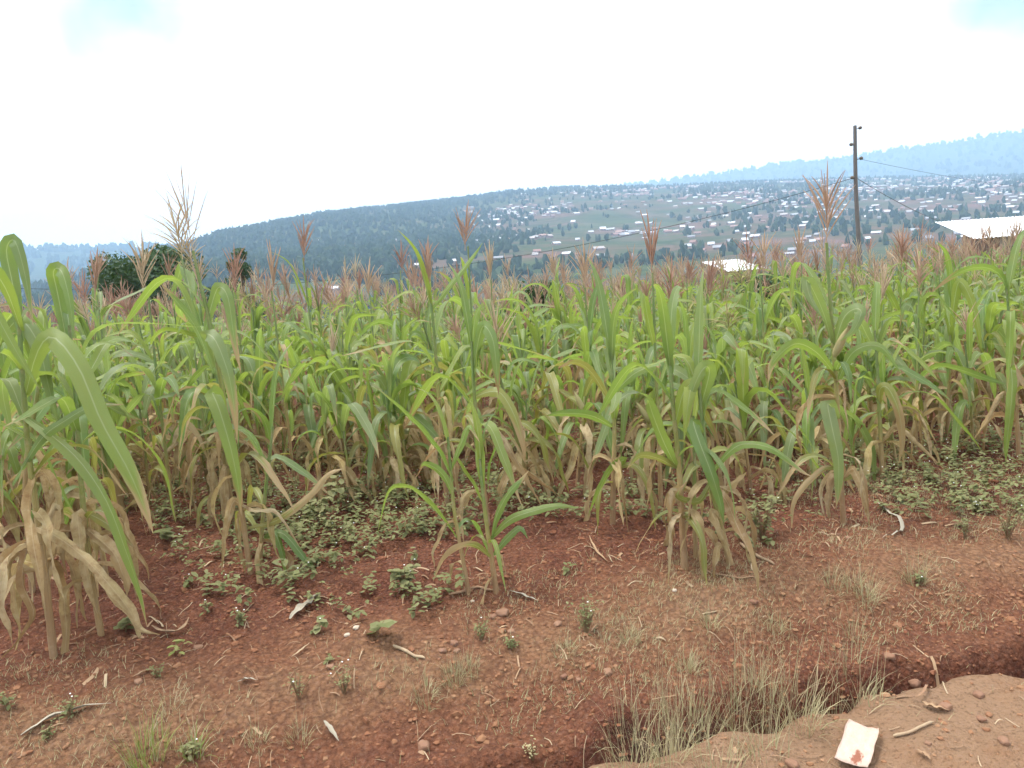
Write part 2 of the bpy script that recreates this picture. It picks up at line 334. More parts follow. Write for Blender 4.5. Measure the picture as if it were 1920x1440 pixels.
def soil_material():
    g = G('red_soil'); p = g.pos()
    a = g.n('ShaderNodeAttribute', attribute_name='tone').outputs['Fac']       # 0 dusty road edge .. 1 tilled red soil, above that damp soil with painted ditch shade
    veg = g.n('ShaderNodeAttribute', attribute_name='veg').outputs['Fac']
    n1 = g.noise(p, 2.2, 5, .6); n2 = g.noise(p, 14, 5, .65); n3 = g.noise(p, 70, 4, .7); n4 = g.noise(p, 260, 3, .7)
    t = g.math('ADD', a, g.math('MULTIPLY', g.math('SUBTRACT', n1, .5), .9)); t = g.math('ADD', t, g.math('MULTIPLY', g.math('SUBTRACT', n2, .5), .55))
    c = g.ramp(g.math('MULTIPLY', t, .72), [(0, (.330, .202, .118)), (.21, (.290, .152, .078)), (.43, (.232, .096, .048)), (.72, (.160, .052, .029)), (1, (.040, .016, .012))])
    n5 = g.n('ShaderNodeTexVoronoi', {'Vector': p, 'Scale': 42.0, 'Randomness': 1.0}).outputs['Distance']
    c = g.mix(g.rng(n3, .5, .72, 0, .8), c, g.mix(.7, c, (.33, .20, .14, 1)))
    c = g.mix(g.rng(n3, .48, .3, 0, .85), c, g.mix(.7, c, (.05, .020, .015, 1)))
    rough_ = g.rng(a, .06, .3, .15, 1.0)
    c = g.mix(g.math('MULTIPLY', g.rng(n5, .35, .7, 0, .6), rough_), c, g.mix(.7, c, (.05, .022, .016, 1)))
    c = g.mix(g.rng(n4, .35, .7, 0, .3), c, g.mix(.5, c, (.30, .17, .12, 1)))
    vg = g.ramp(g.noise(p, .3, 5), [(.3, (.05, .085, .03)), (.6, (.09, .12, .045)), (.8, (.16, .13, .07))])
    c = g.mix(veg, c, vg)
    h = g.math('ADD', g.math('MULTIPLY', n2, .6), g.math('ADD', g.math('MULTIPLY', n3, .45), g.math('MULTIPLY', n4, .15)))
    h = g.math('SUBTRACT', h, g.math('MULTIPLY', g.math('MULTIPLY', n5, .35), rough_))
    return g.out(g.pbsdf(c, .95, .1, bump=h, bstr=1.0, bdist=.05))
M['soil'] = soil_material()
def hill_material(far=False):
    g = G('far_hill' if far else 'hillside_fields'); p = g.pos()
    q = g.n('ShaderNodeVectorMath', {0: p, 1: (.011, .022, .0)}, operation='MULTIPLY').outputs[0]
    warp = g.n('ShaderNodeTexNoise', {'Vector': p, 'Scale': .01, 'Detail': 3.0}).outputs['Color']
    qq = g.n('ShaderNodeVectorMath', {0: warp, 1: (.9, .9, 0), 2: q}, operation='MULTIPLY_ADD').outputs[0]
    v = g.n('ShaderNodeTexVoronoi', {'Vector': qq, 'Scale': 1.6, 'Randomness': .9})
    cell = g.n('ShaderNodeSeparateColor', {0: v.outputs['Color']}).outputs[0]
    c = g.ramp(cell, [(0, (.036, .056, .022)), (.3, (.052, .074, .028)), (.55, (.068, .082, .035)), (.72, (.085, .080, .040)), (.86, (.115, .078, .055)), (1, (.046, .066, .026))])
    ve = g.n('ShaderNodeTexVoronoi', {'Vector': qq, 'Scale': 1.6, 'Randomness': .9}, feature='DISTANCE_TO_EDGE').outputs['Distance']
    c = g.mix(g.rng(ve, .0, .07, .95, 0), c, (.024, .040, .018, 1))          # hedge lines between plots
    n1 = g.noise(p, .004, 4); n2 = g.noise(p, .03, 5, .65)
    c = g.mix(g.rng(n1, .45, .65, 0, .6), c, (.032, .052, .022, 1))
    c = g.mix(g.rng(n2, .35, .7, 0, .6), c, g.mix(.5, c, (.10, .09, .05, 1)))
    c = g.mix(g.rng(n2, .45, .28, 0, .7), c, (.03, .05, .022, 1))
    soil = g.n('ShaderNodeAttribute', attribute_name='tone').outputs['Fac']  # bare reddish ground round the houses
    c = g.mix(g.math('MULTIPLY', soil, g.rng(n2, .35, .6, .15, .9)), c, (.15, .082, .066, 1))
    if far: c = g.mix(.6, c, (.035, .052, .026, 1))
    return g.out(g.pbsdf(c, 1.0, .0))
M['hill'] = hill_material(); M['hill_far'] = hill_material(True)

# ------------------------------------------------------------------ the ground
DIT0 = np.array([-0.25, 2.33]); DITD = unit(np.array([2.17, 0.47])); DITN = np.array([-DITD[1], DITD[0]])
def uv_ditch(x, y):
    dx = x - DIT0[0]; dy = y - DIT0[1]
    u = dx * DITN[0] + dy * DITN[1]; t = dx * DITD[0] + dy * DITD[1]
    return u - .10 * vnoise(t / .9, t * 0 + 3.3, 77) - .06 * vnoise(t / .25, t * 0 + 1.3, 78) - .05 * vnoise(x / .09, y / .09, 79), t
def gz(x, y, fine=True):
    x = np.asarray(x, float); y = np.asarray(y, float)
    u, t = uv_ditch(x, y)
    depth = .46 + .12 * vnoise(t / 1.3, t * 0, 5)
    depth = depth * (.35 + .65 * np.maximum(sstep(.85, 1.35, t), sstep(.75, .25, t)))      # silted shallow where the grass grows
    near = sstep(-.13, .0, u); far = 1 - .72 * sstep(.06, .27, u) - .28 * sstep(.3, .8, u)
    dit = -depth * np.minimum(near, far)
    z = dit + .05 * sstep(.3, 1.1, u) + .03 * sstep(1.2, 2.2, u)
    z = z - .026 * np.maximum(y - 6, 0) - .0009 * np.maximum(y - 9, 0) ** 2 * (y < 40) - (.0009 * 31 ** 2 + .085 * np.maximum(y - 40, 0)) * (y >= 40)
    r = np.hypot(x, y); z = np.where(r > 300, -36 - .02 * np.minimum(r - 300, 2500), np.maximum(z, -36))
    nearw = np.clip(1.3 - r / 40, 0, 1)
    z = z + nearw * .05 * fbm(x, y, 1.4, 3, 3) * sstep(-.5, .5, u)
    if fine:
        w = np.clip(1.2 - r / 14, 0, 1)
        tilled = .55 + .45 * sstep(.7, 1.5, u)
        z = z + w * (.050 * tilled * fbm(x, y, .26, 3, 9) + .030 * (.5 + .5 * tilled) * fbm(x, y, .085, 2, 21) + .035 * sstep(.05, .2, u) * sstep(.5, .3, u) * fbm(x, y, .14, 2, 25))
        b1 = 1 - 2 * np.abs(fbm(x, y, .16, 2, 131)); b2 = np.abs(vnoise(x / .065, y / .065, 133)) * 2
        z = z + w * tilled * (.014 * b2 + .010 * b1)
    return z
def spaced(lo, hi, step, far_lo, far_hi, grow):
    m = np.arange(lo, hi, step); a = []; s = step; p = m[-1]
    while p < far_hi: s *= grow; p += s; a.append(min(p, far_hi))
    b = []; s = step; p = m[0]
    while p > far_lo: s *= grow; p -= s; b.append(max(p, far_lo))
    return np.concatenate([b[::-1], m, a])
gx = spaced(-3.0, 4.3, .026, -4790, 4790, 1.09); gy = spaced(1.7, 5.6, .026, -4790, 4790, 1.085)
XX, YY = np.meshgrid(gx, gy, indexing='ij'); ZZ = gz(XX, YY)
gm = MB(); gm.add(np.stack([XX, YY, ZZ], -1).reshape(-1, 3), grid_faces(len(gx), len(gy)))
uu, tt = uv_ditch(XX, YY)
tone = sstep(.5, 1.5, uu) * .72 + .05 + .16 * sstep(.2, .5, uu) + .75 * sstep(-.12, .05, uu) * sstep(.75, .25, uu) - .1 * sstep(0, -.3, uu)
tone = np.clip(tone, 0, 1) + .55 * sstep(-.10, .0, uu) * sstep(.30, .08, uu)  # ditch bottom: damp soil, darkened further with shade painted into the tone
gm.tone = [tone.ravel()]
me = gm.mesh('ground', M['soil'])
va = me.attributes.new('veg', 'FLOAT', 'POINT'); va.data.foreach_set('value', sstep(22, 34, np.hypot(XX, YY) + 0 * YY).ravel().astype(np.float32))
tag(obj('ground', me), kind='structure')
_ux = np.arange(len(gx)); _uy = np.arange(len(gy))
gz_exact = gz
def gz(x, y, fine=True):
    'height of the built ground sheet (bilinear look-up)'
    x = np.asarray(x, float); y = np.asarray(y, float)
    i = np.clip(np.searchsorted(gx, x) - 1, 0, len(gx) - 2); j = np.clip(np.searchsorted(gy, y) - 1, 0, len(gy) - 2)
    a = (x - gx[i]) / (gx[i + 1] - gx[i]); b = (y - gy[j]) / (gy[j + 1] - gy[j])
    return (ZZ[i, j] * (1 - a) + ZZ[i + 1, j] * a) * (1 - b) + (ZZ[i, j + 1] * (1 - a) + ZZ[i + 1, j + 1] * a) * b
def gp(px, py):
    d = ray(px, py); z = 0.0
    for _ in range(12):
        t = (z - CAM_H) / d[2]; p = np.array([0, 0, CAM_H]) + t * d; z = .5 * z + .5 * float(gz(p[0], p[1]))
    return np.array([p[0], p[1], float(gz(p[0], p[1]))])

# ------------------------------------------------------------------ the hills across the valley
def azel(pts):
    a = []
    for (px, py, D) in pts:
        d = ray(px, py); a.append((math.atan2(d[0], d[1]), d[2] / math.hypot(d[0], d[1]), D))
    return np.array(a)
FRONT = azel([(-400, 640, 900), (0, 560, 950), (200, 505, 1050), (290, 478, 1150), (360, 458, 1200), (410, 440, 1250), (500, 424, 1300), (600, 404, 1400), (690, 394, 1500), (800, 382, 1600), (900, 370, 1700), (950, 361, 1750),
               (1060, 353, 1850), (1150, 352, 1900), (1250, 351, 1950), (1400, 343, 2050), (1600, 336, 2150), (1920, 330, 2250), (2400, 300, 2300)])
def interp_az(tab, az, k): return np.interp(az, tab[:, 0], tab[:, k])
def front_z(x, y):
    az = np.arctan2(x, y); r = np.hypot(x, y); D = interp_az(FRONT, az, 2); zt = CAM_H + D * interp_az(FRONT, az, 1)
    r0 = 330.0; t = np.clip((r - r0) / (D - r0), 0, 1)
    prof = .80 * t + .20 * t * t * (3 - 2 * t)
    rise = -24 + (zt + 24) * prof
    rise = rise + np.sin(math.pi * t) * (14 * fbm(x, y, 420, 3, 41) + 5 * fbm(x, y, 110, 3, 45))
    low = -6 - 18 * sstep(60, 330, r)
    z = np.where(r < r0, low, rise)
    return np.where(r > D, zt - (r - D) * .2, z)
HOUSES = []       # filled below: (x, y, size) used for bare soil round the houses
def hill_hit(px, py):
    d = ray(px, py); rs = np.linspace(345, 2400, 700); h = math.hypot(d[0], d[1])
    x = d[0] / h * rs; y = d[1] / h * rs; zr = CAM_H + d[2] / h * rs; hz = front_z(x, y)
    k = np.nonzero(zr < hz)[0]
    if not len(k): return None
    i = k[0]
    D = float(interp_az(FRONT, math.atan2(d[0], d[1]), 2))
    if rs[i] > D: return None
    return np.array([x[i], y[i], hz[i]])

# houses: every spot is a point of the hillside
hr = random.Random(5)
spots = []
def cluster(n, x0, x1, y0, y1, big=1.0, pale=.75, area=''):
    """n houses inside a patch of the picture, tilted with the horizon"""
    c = 0; tries = 0
    while c < n and tries < n * 30:
        tries += 1
        px = hr.uniform(x0, x1); f = (px - x0) / (x1 - x0); py = hr.uniform(y0, y1) - .07 * (px - (x0 + x1) / 2)
        if any(abs(px - s[0]) < 11 and abs(py - s[1]) < 5 for s in spots): continue
        spots.append((px, py, big * hr.uniform(.75, 1.25), hr.random() < pale, area)); c += 1
for (px, py, w) in ((772, 484, 1.0), (1445, 410, 1.2), (1345, 468, 1.3), (1100, 358, 1.2), (1088, 355, 1.3), (1130, 432, 1.5), (1145, 433, 1.3), (1122, 470, 1.3), (1290, 465, 1.2), (760, 482, .9), (935, 487, 1.0), (855, 492, 1.1), (885, 400, 1.5), (898, 396, 1.0), (930, 415, 1.3), (935, 425, 1.3),
                    (915, 428, 1.1), (938, 405, 1.1), (922, 412, 1.0), (975, 421, 1.3), (1020, 407, 1.2), (992, 407, 1.1), (970, 390, 1.1), (1040, 392, 1.4), (1060, 392, 1.0), (1147, 394, 1.1), (1255, 380, 1.2), (872, 428, 1.3), (890, 424, 1.1), (1280, 428, 1.2), (1470, 405, 1.3), (1490, 405, 1.2), (1775, 338, 1.6), (1840, 383, 1.5), (1850, 372, 1.0), (1900, 372, 1.2), (1745, 352, 1.2)):
    spots.append((px, py, w, True, 'named'))
cluster(12, 560, 800, 440, 545, .9, .8, 'dark wooded slope')
cluster(14, 860, 1000, 385, 440, .9, .55, 'terraced hillside')
cluster(34, 960, 1280, 355, 400, .95, .65, 'ridge town')
cluster(16, 1000, 1280, 400, 490, 1.0, .8, 'terraced hillside')
cluster(62, 1280, 1600, 345, 420, 1.0, .65, 'town left of the pole')
cluster(36, 1280, 1600, 400, 485, 1.05, .75, 'town left of the pole')
cluster(62, 1610, 1920, 345, 400, 1.0, .65, 'town right of the pole')
cluster(34, 1610, 1920, 390, 460, 1.1, .8, 'town right of the pole')
house_pts = []
for s in spots:
    h = hill_hit(s[0], s[1])
    if h is not None: house_pts.append((h, s))
HP = np.array([h[:2] for h, s in house_pts])

def polar_hill(name, mat, zfun, az0, az1, na, rs, tonefun=None):
    az = np.linspace(az0, az1, na); A, RR = np.meshgrid(az, rs, indexing='ij')
    x = RR * np.sin(A); y = RR * np.cos(A); z = zfun(x, y)
    mb = MB(); mb.add(np.stack([x, y, z], -1).reshape(-1, 3), grid_faces(na, len(rs)))
    if tonefun is not None: mb.tone = [tonefun(x.ravel(), y.ravel())]
    return tag(obj(name, mb.mesh(name, mat)), kind='structure')
def town_soil(x, y):
    out = np.zeros(len(x))
    for h in HP: out += np.exp(-((x - h[0]) ** 2 + (y - h[1]) ** 2) / (2 * 15 ** 2))
    return np.clip(out * .6, 0, 1)
polar_hill('hillside', M['hill'], front_z, R(-50), R(50), 330, np.concatenate([np.linspace(62, 330, 14), np.linspace(345, 2300, 150), np.linspace(2340, 3000, 10)]), town_soil)
def ridge_fun(tab, r0, z0):
    def f(x, y):
        az = np.arctan2(x, y); r = np.hypot(x, y); D = interp_az(tab, az, 2); zt = CAM_H + D * interp_az(tab, az, 1)
        t = np.clip((r - r0) / (D - r0), 0, 1); z = z0 + (zt - z0) * t + np.sin(math.pi * t) * 40 * fbm(x, y, 700, 4, 51)
        z = z + 9 * fbm(x, y, 90, 2, 57) * t
        return np.where(r > D, zt - (r - D) * .25, z)
    return f
RIGHT = azel([(700, 470, 3900), (900, 395, 3950), (1040, 368, 4000), (1170, 349, 4000), (1280, 334, 4050), (1400, 320, 4100), (1500, 304, 4150), (1600, 294, 4200), (1700, 279, 4200), (1800, 265, 4200), (1920, 246, 4200), (2100, 225, 4200), (2500, 215, 4200)])
LEFT = azel([(-500, 500, 2500), (-100, 477, 2550), (30, 469, 2600), (100, 465, 2600), (200, 466, 2650), (300, 464, 2700), (400, 468, 2800), (600, 490, 2900), (800, 520, 3000)])
right_f = ridge_fun(RIGHT, 2300, 20.0); left_f = ridge_fun(LEFT, 1000, -60.0)
polar_hill('distant_hills', M['hill_far'], right_f, R(-8), R(48), 200, np.linspace(2300, 4700, 60))
polar_hill('valley_hills', M['hill_far'], left_f, R(-50), R(0), 200, np.concatenate([np.linspace(1000, 2900, 50), np.linspace(2950, 3400, 8)]))

# trees of the hillside that read as one mass
def blob_trees(P, H, seed, aspect=.62):
    rg = np.random.default_rng(seed); mb = MB(); n = len(P)
    base = []
    for k in range(6):
        v = ICO_V * (1 + .28 * rg.standard_normal((12, 1))); v[:, 2] *= 1 + .3 * rg.random(); base.append(v)
    V = []; Fc = []; T = []
    for i in range(n):
        b = base[rg.integers(6)]; a = rg.random() * 6.28; c, s = math.cos(a), math.sin(a); h = H[i]; w = h * aspect * rg.uniform(.7, 1.2)
        x = (b[:, 0] * c - b[:, 1] * s) * w * .5; y = (b[:, 0] * s + b[:, 1] * c) * w * .5; z = b[:, 2] * h * .5 + h * .42
        V.append(np.stack([x, y, z], 1) + P[i]); Fc.append(ICO_F + 12 * i); T.append(np.full(12, rg.random()))
    mb.add(np.concatenate(V), np.concatenate(Fc)); mb.tone = [np.concatenate(T)]
    return mb
def scatter_hill(n, x0, x1, y0, y1, dens=None, seed=1, hit=hill_hit):
    rg = random.Random(seed); out = []
    while len(out) < n:
        px = rg.uniform(x0, x1); py = rg.uniform(y0, y1) - .07 * (px - (x0 + x1) / 2)
        if dens and rg.random() > dens(px, py): continue
        h = hit(px, py)
        if h is None: 
            n -= .2; continue
        out.append(h)
    return np.array(out)
def sc_polar(n, tab, fun, az0, az1, f0, seed, ridge=.3):
    rg = np.random.default_rng(seed); az = rg.uniform(R(az0), R(az1), n); D = interp_az(tab, az, 2)
    t = np.where(rg.random(n) < ridge, rg.uniform(.96, 1.0, n), rg.uniform(f0, 1.0, n)); r = D * t
    x = r * np.sin(az); y = r * np.cos(az); return np.stack([x, y, fun(x, y)], 1)
rg = np.random.default_rng(3)
T1 = sc_polar(12500, FRONT, front_z, -36, 38, .27, 11, .14)
keep = (fbm(T1[:, 0], T1[:, 1], 160, 3, 61) + .45 * fbm(T1[:, 0], T1[:, 1], 34, 2, 63) > -.10) | (np.hypot(T1[:, 0], T1[:, 1]) > .955 * interp_az(FRONT, np.arctan2(T1[:, 0], T1[:, 1]), 2))
T1 = T1[keep]
d2 = ((T1[:, None, :2] - HP[None]) ** 2).sum(-1).min(1); T1 = T1[d2 > 9 ** 2]
tag(obj('hillside_trees', blob_trees(T1, rg.uniform(3, 9, len(T1)), 4).mesh('hillside_trees', M['far_tree'], False)), 'scattered dark green trees dotting the hillside fields and town', 'trees', kind='stuff')
T2 = sc_polar(9000, FRONT, front_z, -24, 2, .36, 15, .05)
_px, _py, _ = project(T2[:, 0], T2[:, 1], T2[:, 2]); _e = _py + .07 * (_px - 960)
_w = sstep(1020, 800, _px + 60 * vnoise(_px / 90, _py / 30, 7)) * sstep(330, 420, _px) * sstep(505, 470, _e + 50 * vnoise(_px / 70, _py / 40, 9)) * (.35 + .65 * (fbm(T2[:, 0], T2[:, 1], 170, 3, 71) > -.16))
T2 = T2[rg.random(len(T2)) < _w * .5]
tag(obj('eucalyptus_woodland', blob_trees(T2, rg.uniform(4, 9, len(T2)), 5, .8).mesh('eucalyptus_woodland', M['far_tree'], False)), 'dark wood covering the hill slope left of the terraced fields', 'woodland', kind='stuff')
T3 = np.concatenate([sc_polar(1500, RIGHT, right_f, 0, 37, .7, 13, .4), sc_polar(1100, LEFT, left_f, -36, -10, .5, 14, .3)])
tag(obj('distant_woodland', blob_trees(T3, rg.uniform(9, 20, len(T3)), 6, .9).mesh('distant_woodland', M['far_tree'], False)), 'hazy trees along the most distant blue ridges', 'woodland', kind='stuff')

# houses on the hillside
def house_meshes(kind):
    out = []
    for (lx, ly, hw, hr_) in ((8, 6.5, 2.1, 2.2), (10, 7, 2.2, 2.0), (7, 7, 2.1, 2.5), (12, 7, 2.3, 2.0)):
        wb = MB(); v, f = box(-lx / 2, lx / 2, -ly / 2, ly / 2, -2.5, hw); wb.add(v, f)
        v = np.array([(-lx / 2, -ly / 2, hw), (-lx / 2, ly / 2, hw), (-lx / 2, 0, hw + hr_ * .96), (lx / 2, -ly / 2, hw), (lx / 2, ly / 2, hw), (lx / 2, 0, hw + hr_ * .96)])
        wb.add(v, np.array([(0, 2, 1), (3, 4, 5)]))
        rb = MB(); ex, ey = .5, .6; th = .12; sl = hr_ / (ly / 2)
        for s in (-1, 1):
            p = np.array([(-lx / 2 - ex, 0, hw + hr_), (lx / 2 + ex, 0, hw + hr_), (lx / 2 + ex, s * (ly / 2 + ey), hw - ey * sl), (-lx / 2 - ex, s * (ly / 2 + ey), hw - ey * sl)])
            q = p + np.array([0, 0, th]); rb.add(np.vstack([p, q]), np.array([(0, 1, 2, 3), (4, 7, 6, 5), (0, 4, 5, 1), (1, 5, 6, 2), (2, 6, 7, 3), (3, 7, 4, 0)]))
        db = MB()
        for x in (-lx * .3, lx * .28): v, f = box(x - .55, x + .55, -ly / 2 - .04, -ly / 2 + .05, .9, 2.0); db.add(v, f)
        dd = MB(); v, f = box(-.5, .5, -ly / 2 - .05, -ly / 2 + .05, 0, 2.1); dd.add(v, f)
        out.append((wb.mesh('house_wall', M['wall_tan'], False), rb.mesh('house_roof', M[kind], False), db, dd))
    return out
HM = {k: house_meshes(k) for k in ('roof_pale', 'roof_red')}
WIN = {}
def win_mesh(x0, ly):
    k = (round(x0, 2), ly)
    if k not in WIN:
        b = MB(); v, f = box(x0 - .55, x0 + .55, -ly / 2 - .05, -ly / 2 + .05, .6, 1.6); b.add(v, f); WIN[k] = b.mesh('house_window', M['dark'], False)
    return WIN[k]
h_items = []
hn = 0
for (h, s) in house_pts:
    if hn >= 290: break
    hn += 1
    px, py, w, pale, area = s; r = float(np.hypot(h[0], h[1]))
    k = hr.randrange(4); lx, ly = ((8, 6.5), (10, 7), (7, 7), (12, 7))[k]
    colr = 'pale' if pale else 'red'
    if area == 'named': area = 'dark wooded slope' if px < 860 else 'terraced hillside' if px < 1280 else 'town left of the pole' if px < 1600 else 'town right of the pole'
    band = 'high up' if r > 1500 else 'half way up' if r > 1000 else 'low down'
    size = ('small', 'mid-sized', 'square', 'long')[k]
    place = {'dark wooded slope': 'on the dark wooded slope', 'terraced hillside': 'among the terraced fields', 'ridge town': 'in the middle ridge town', 'town left of the pole': 'in the town left of the pole', 'town right of the pole': 'in the town right of the pole'}[area]
    lab = f'{size} {colr}-roofed house {place}, {band}'
    o = thing('hillside_house', lab, 'house', h, (0, 0, math.atan2(-h[0], h[1]) + hr.uniform(-.5, .5)), 'houses on the hillside across the valley'); h_items.append((o, lab, px))
    sc = w * (.66 if r > 1300 else .58); o.scale = (sc, sc, sc)
    wm, rm, db, dd = HM['roof_pale' if pale else 'roof_red'][k]
    wo = obj('wall', wm, o); obj('roof', rm, o)
    if r < 900:
        for x0 in (-lx * .3, lx * .28): obj('window', win_mesh(x0, ly), wo)

tb = MB(); rb_ = np.random.default_rng(29); TW = sc_polar(4600, FRONT, front_z, -2, 38, .42, 31, .0)
_n = fbm(TW[:, 0], TW[:, 1], 190, 3, 35) + .5 * fbm(TW[:, 0], TW[:, 1], 45, 2, 37); TW = TW[(_n > -.02) & (((TW[:, None, :2] - HP[None]) ** 2).sum(-1).min(1) > 12 ** 2)]
for p in TW[:1100]:
    lx, ly, hw, hh = rb_.uniform(4, 7.5), rb_.uniform(4, 5.5), 2.0, rb_.uniform(1.0, 1.8); a = math.atan2(-p[0], p[1]) + rb_.uniform(-.8, .8); c, sn = math.cos(a), math.sin(a); tn = rb_.random()
    Rm = np.array([[c, -sn, 0], [sn, c, 0], [0, 0, 1]]).T
    v, f = box(-lx / 2, lx / 2, -ly / 2, ly / 2, -2, hw); tb.add(v @ Rm + p, f, None, tn, 0)
    v = np.array([(-lx / 2 - .4, -ly / 2 - .5, hw - .2), (lx / 2 + .4, -ly / 2 - .5, hw - .2), (lx / 2 + .4, 0, hw + hh), (-lx / 2 - .4, 0, hw + hh), (lx / 2 + .4, ly / 2 + .5, hw - .2), (-lx / 2 - .4, ly / 2 + .5, hw - .2)])
    tb.add(v @ Rm + p, np.array([(0, 1, 2, 3), (3, 2, 4, 5)]), None, tn, 1 if rb_.random() < .5 else 2)
tag(obj('town_houses', tb.mesh('town_houses', [M['wall_tan'], M['roof_pale'], M['roof_red']], False)), 'tiny packed roofs of the hillside town between the larger houses', 'houses', kind='stuff')

single_out(h_items)
# ------------------------------------------------------------------ haze: the air of the valley
hzb = MB(); v, f = box(-4810, 4810, -4810, 4810, -100, 520); hzb.add(v, f)
g = G('haze_air'); pv = g.n('ShaderNodeVolumePrincipled', {'Color': (.48, .68, .93, 1), 'Density': 3.6e-4, 'Anisotropy': 0.0}); g.n('ShaderNodeOutputMaterial', {'Volume': pv.outputs[0]})
tag(obj('haze', hzb.mesh('haze', g.m, False)), kind='stuff')

# ------------------------------------------------------------------ maize: leaf, stalk and tassel shapes
def leaf_geo(L, Wd, a0, a1, s0, k, twist=0.0, wave=.0, fold=.25, drift=0.0, seg=14, cols=4, seed=0, crink=0.0, kink=0.0, rgd=.14):
    rg = np.random.default_rng(seed); s = np.linspace(0, 1, seg + 1)
    sg = 1 / (1 + np.exp(-(s - s0) * k)); lo = 1 / (1 + math.exp(s0 * k)); hi = 1 / (1 + math.exp(-(1 - s0) * k)); sg = (sg - lo) / (hi - lo)
    th = a0 + (a1 - a0) * sg + kink * np.interp(s, np.linspace(0, 1, 6), rg.uniform(-1, 1, 6))
    az = drift * s ** 1.5 + crink * np.interp(s, np.linspace(0, 1, 5), rg.uniform(-1, 1, 5))
    T = np.stack([np.sin(th) * np.cos(az), np.sin(th) * np.sin(az), np.cos(th)], 1)
    P = np.vstack([[0, 0, 0], np.cumsum((T[1:] + T[:-1]) * .5 * L / seg, 0)])
    side0 = np.stack([-np.sin(az), np.cos(az), 0 * az], 1)
    nrm0 = np.cross(T, side0)
    tw = twist * s ** 1.3 + crink * 2 * np.interp(s, np.linspace(0, 1, 6), rg.uniform(-1, 1, 6))
    side = np.cos(tw)[:, None] * side0 + np.sin(tw)[:, None] * nrm0; nrm = np.cross(T, side)
    w = Wd * .5 * np.clip(.42 + 2.6 * s, 0, 1) * np.clip(1 - np.clip((s - .35) / .65, 0, 1) ** 1.9, .02, 1)
    j = np.linspace(-1, 1, cols + 1)
    rag = np.stack([1 - rgd * np.clip(rg.standard_normal(seg + 1) - .5, 0, 1.6), 1 - rgd * np.clip(rg.standard_normal(seg + 1) - .5, 0, 1.6)], 1)
    jj = np.where(j[None, :] < 0, j[None, :] * rag[:, :1], j[None, :] * rag[:, 1:])
    ph = rg.uniform(0, 6.28, 2); fr = rg.uniform(16, 26)
    wv = np.where(j[None, :] < 0, np.sin(s[:, None] * fr + ph[0]), np.sin(s[:, None] * fr * 1.1 + ph[1])) * np.abs(j)[None, :] ** 2
    flat = np.clip(1.6 - 1.5 * s, .35, 1.6)
    V = P[:, None] + side[:, None] * (w[:, None] * jj)[..., None] + nrm[:, None] * (w[:, None] * (fold * flat[:, None] * np.abs(j)[None, :] ** 1.3 + wave * wv))[..., None]
    UV = np.stack(np.broadcast_arrays((j[None, :] + 1) / 2, s[:, None]), -1)
    return V.reshape(-1, 3), grid_faces(seg + 1, cols + 1), UV.reshape(-1, 2)
rl = random.Random(21)
LEAFP = {'arch': [], 'up': [], 'droop': [], 'half': [], 'dry': []}
for i in range(22): LEAFP['arch'].append(dict(L=rl.uniform(.54, .74), Wd=rl.uniform(.054, .078), a0=R(rl.uniform(6, 34)), a1=R(rl.uniform(95, 182)), s0=rl.uniform(.22, .66), k=rl.uniform(7, 40), twist=rl.uniform(-1.9, 1.9), wave=rl.uniform(.05, .16), fold=rl.uniform(.15, .5), drift=rl.uniform(-1.1, 1.1), seed=i, kink=.12, rgd=.2))
for i in range(7): LEAFP['up'].append(dict(L=.62, Wd=rl.uniform(.044, .060), a0=R(rl.uniform(6, 16)), a1=R(rl.uniform(30, 120)), s0=rl.uniform(.6, .8), k=rl.uniform(7, 14), twist=rl.uniform(-.8, .8), wave=.08, fold=rl.uniform(.3, .6), drift=rl.uniform(-.4, .4), seed=40 + i))
for i in range(8): LEAFP['droop'].append(dict(L=rl.uniform(.55, .78), Wd=rl.uniform(.052, .070), a0=R(rl.uniform(28, 50)), a1=R(rl.uniform(150, 176)), s0=rl.uniform(.18, .34), k=rl.uniform(7, 14), twist=rl.uniform(-1.3, 1.3), wave=.12, fold=rl.uniform(.15, .4), drift=rl.uniform(-.9, .9), seed=60 + i, kink=.2, rgd=.2))
for i in range(7): LEAFP['half'].append(dict(L=.68, Wd=rl.uniform(.04, .058), a0=R(rl.uniform(30, 55)), a1=R(rl.uniform(150, 178)), s0=rl.uniform(.2, .4), k=rl.uniform(7, 14), twist=rl.uniform(-1.5, 1.5), wave=.2, fold=.4, drift=rl.uniform(-.7, .7), seed=80 + i, crink=.2, kink=.25, rgd=.2))
for i in range(12): LEAFP['dry'].append(dict(L=.58, Wd=rl.uniform(.03, .056), a0=R(rl.uniform(35, 80)), a1=R(rl.uniform(165, 184)), s0=rl.uniform(.08, .3), k=rl.uniform(9, 20), twist=rl.uniform(-2.5, 2.5), wave=.35, fold=rl.uniform(.3, .9), drift=rl.uniform(-.8, .8), seed=100 + i, crink=.45, kink=.5, rgd=.3))
LMAT = {'arch': 'leaf', 'up': 'leaf', 'droop': 'leaf', 'half': 'half', 'dry': 'dry'}
LMESH = {}
for k, ps in LEAFP.items():
    LMESH[k] = []
    for p in ps:
        mb = MB(); mb.add(*leaf_geo(**p)); LMESH[k].append(mb.mesh('maize_leaf', M[LMAT[k]]))
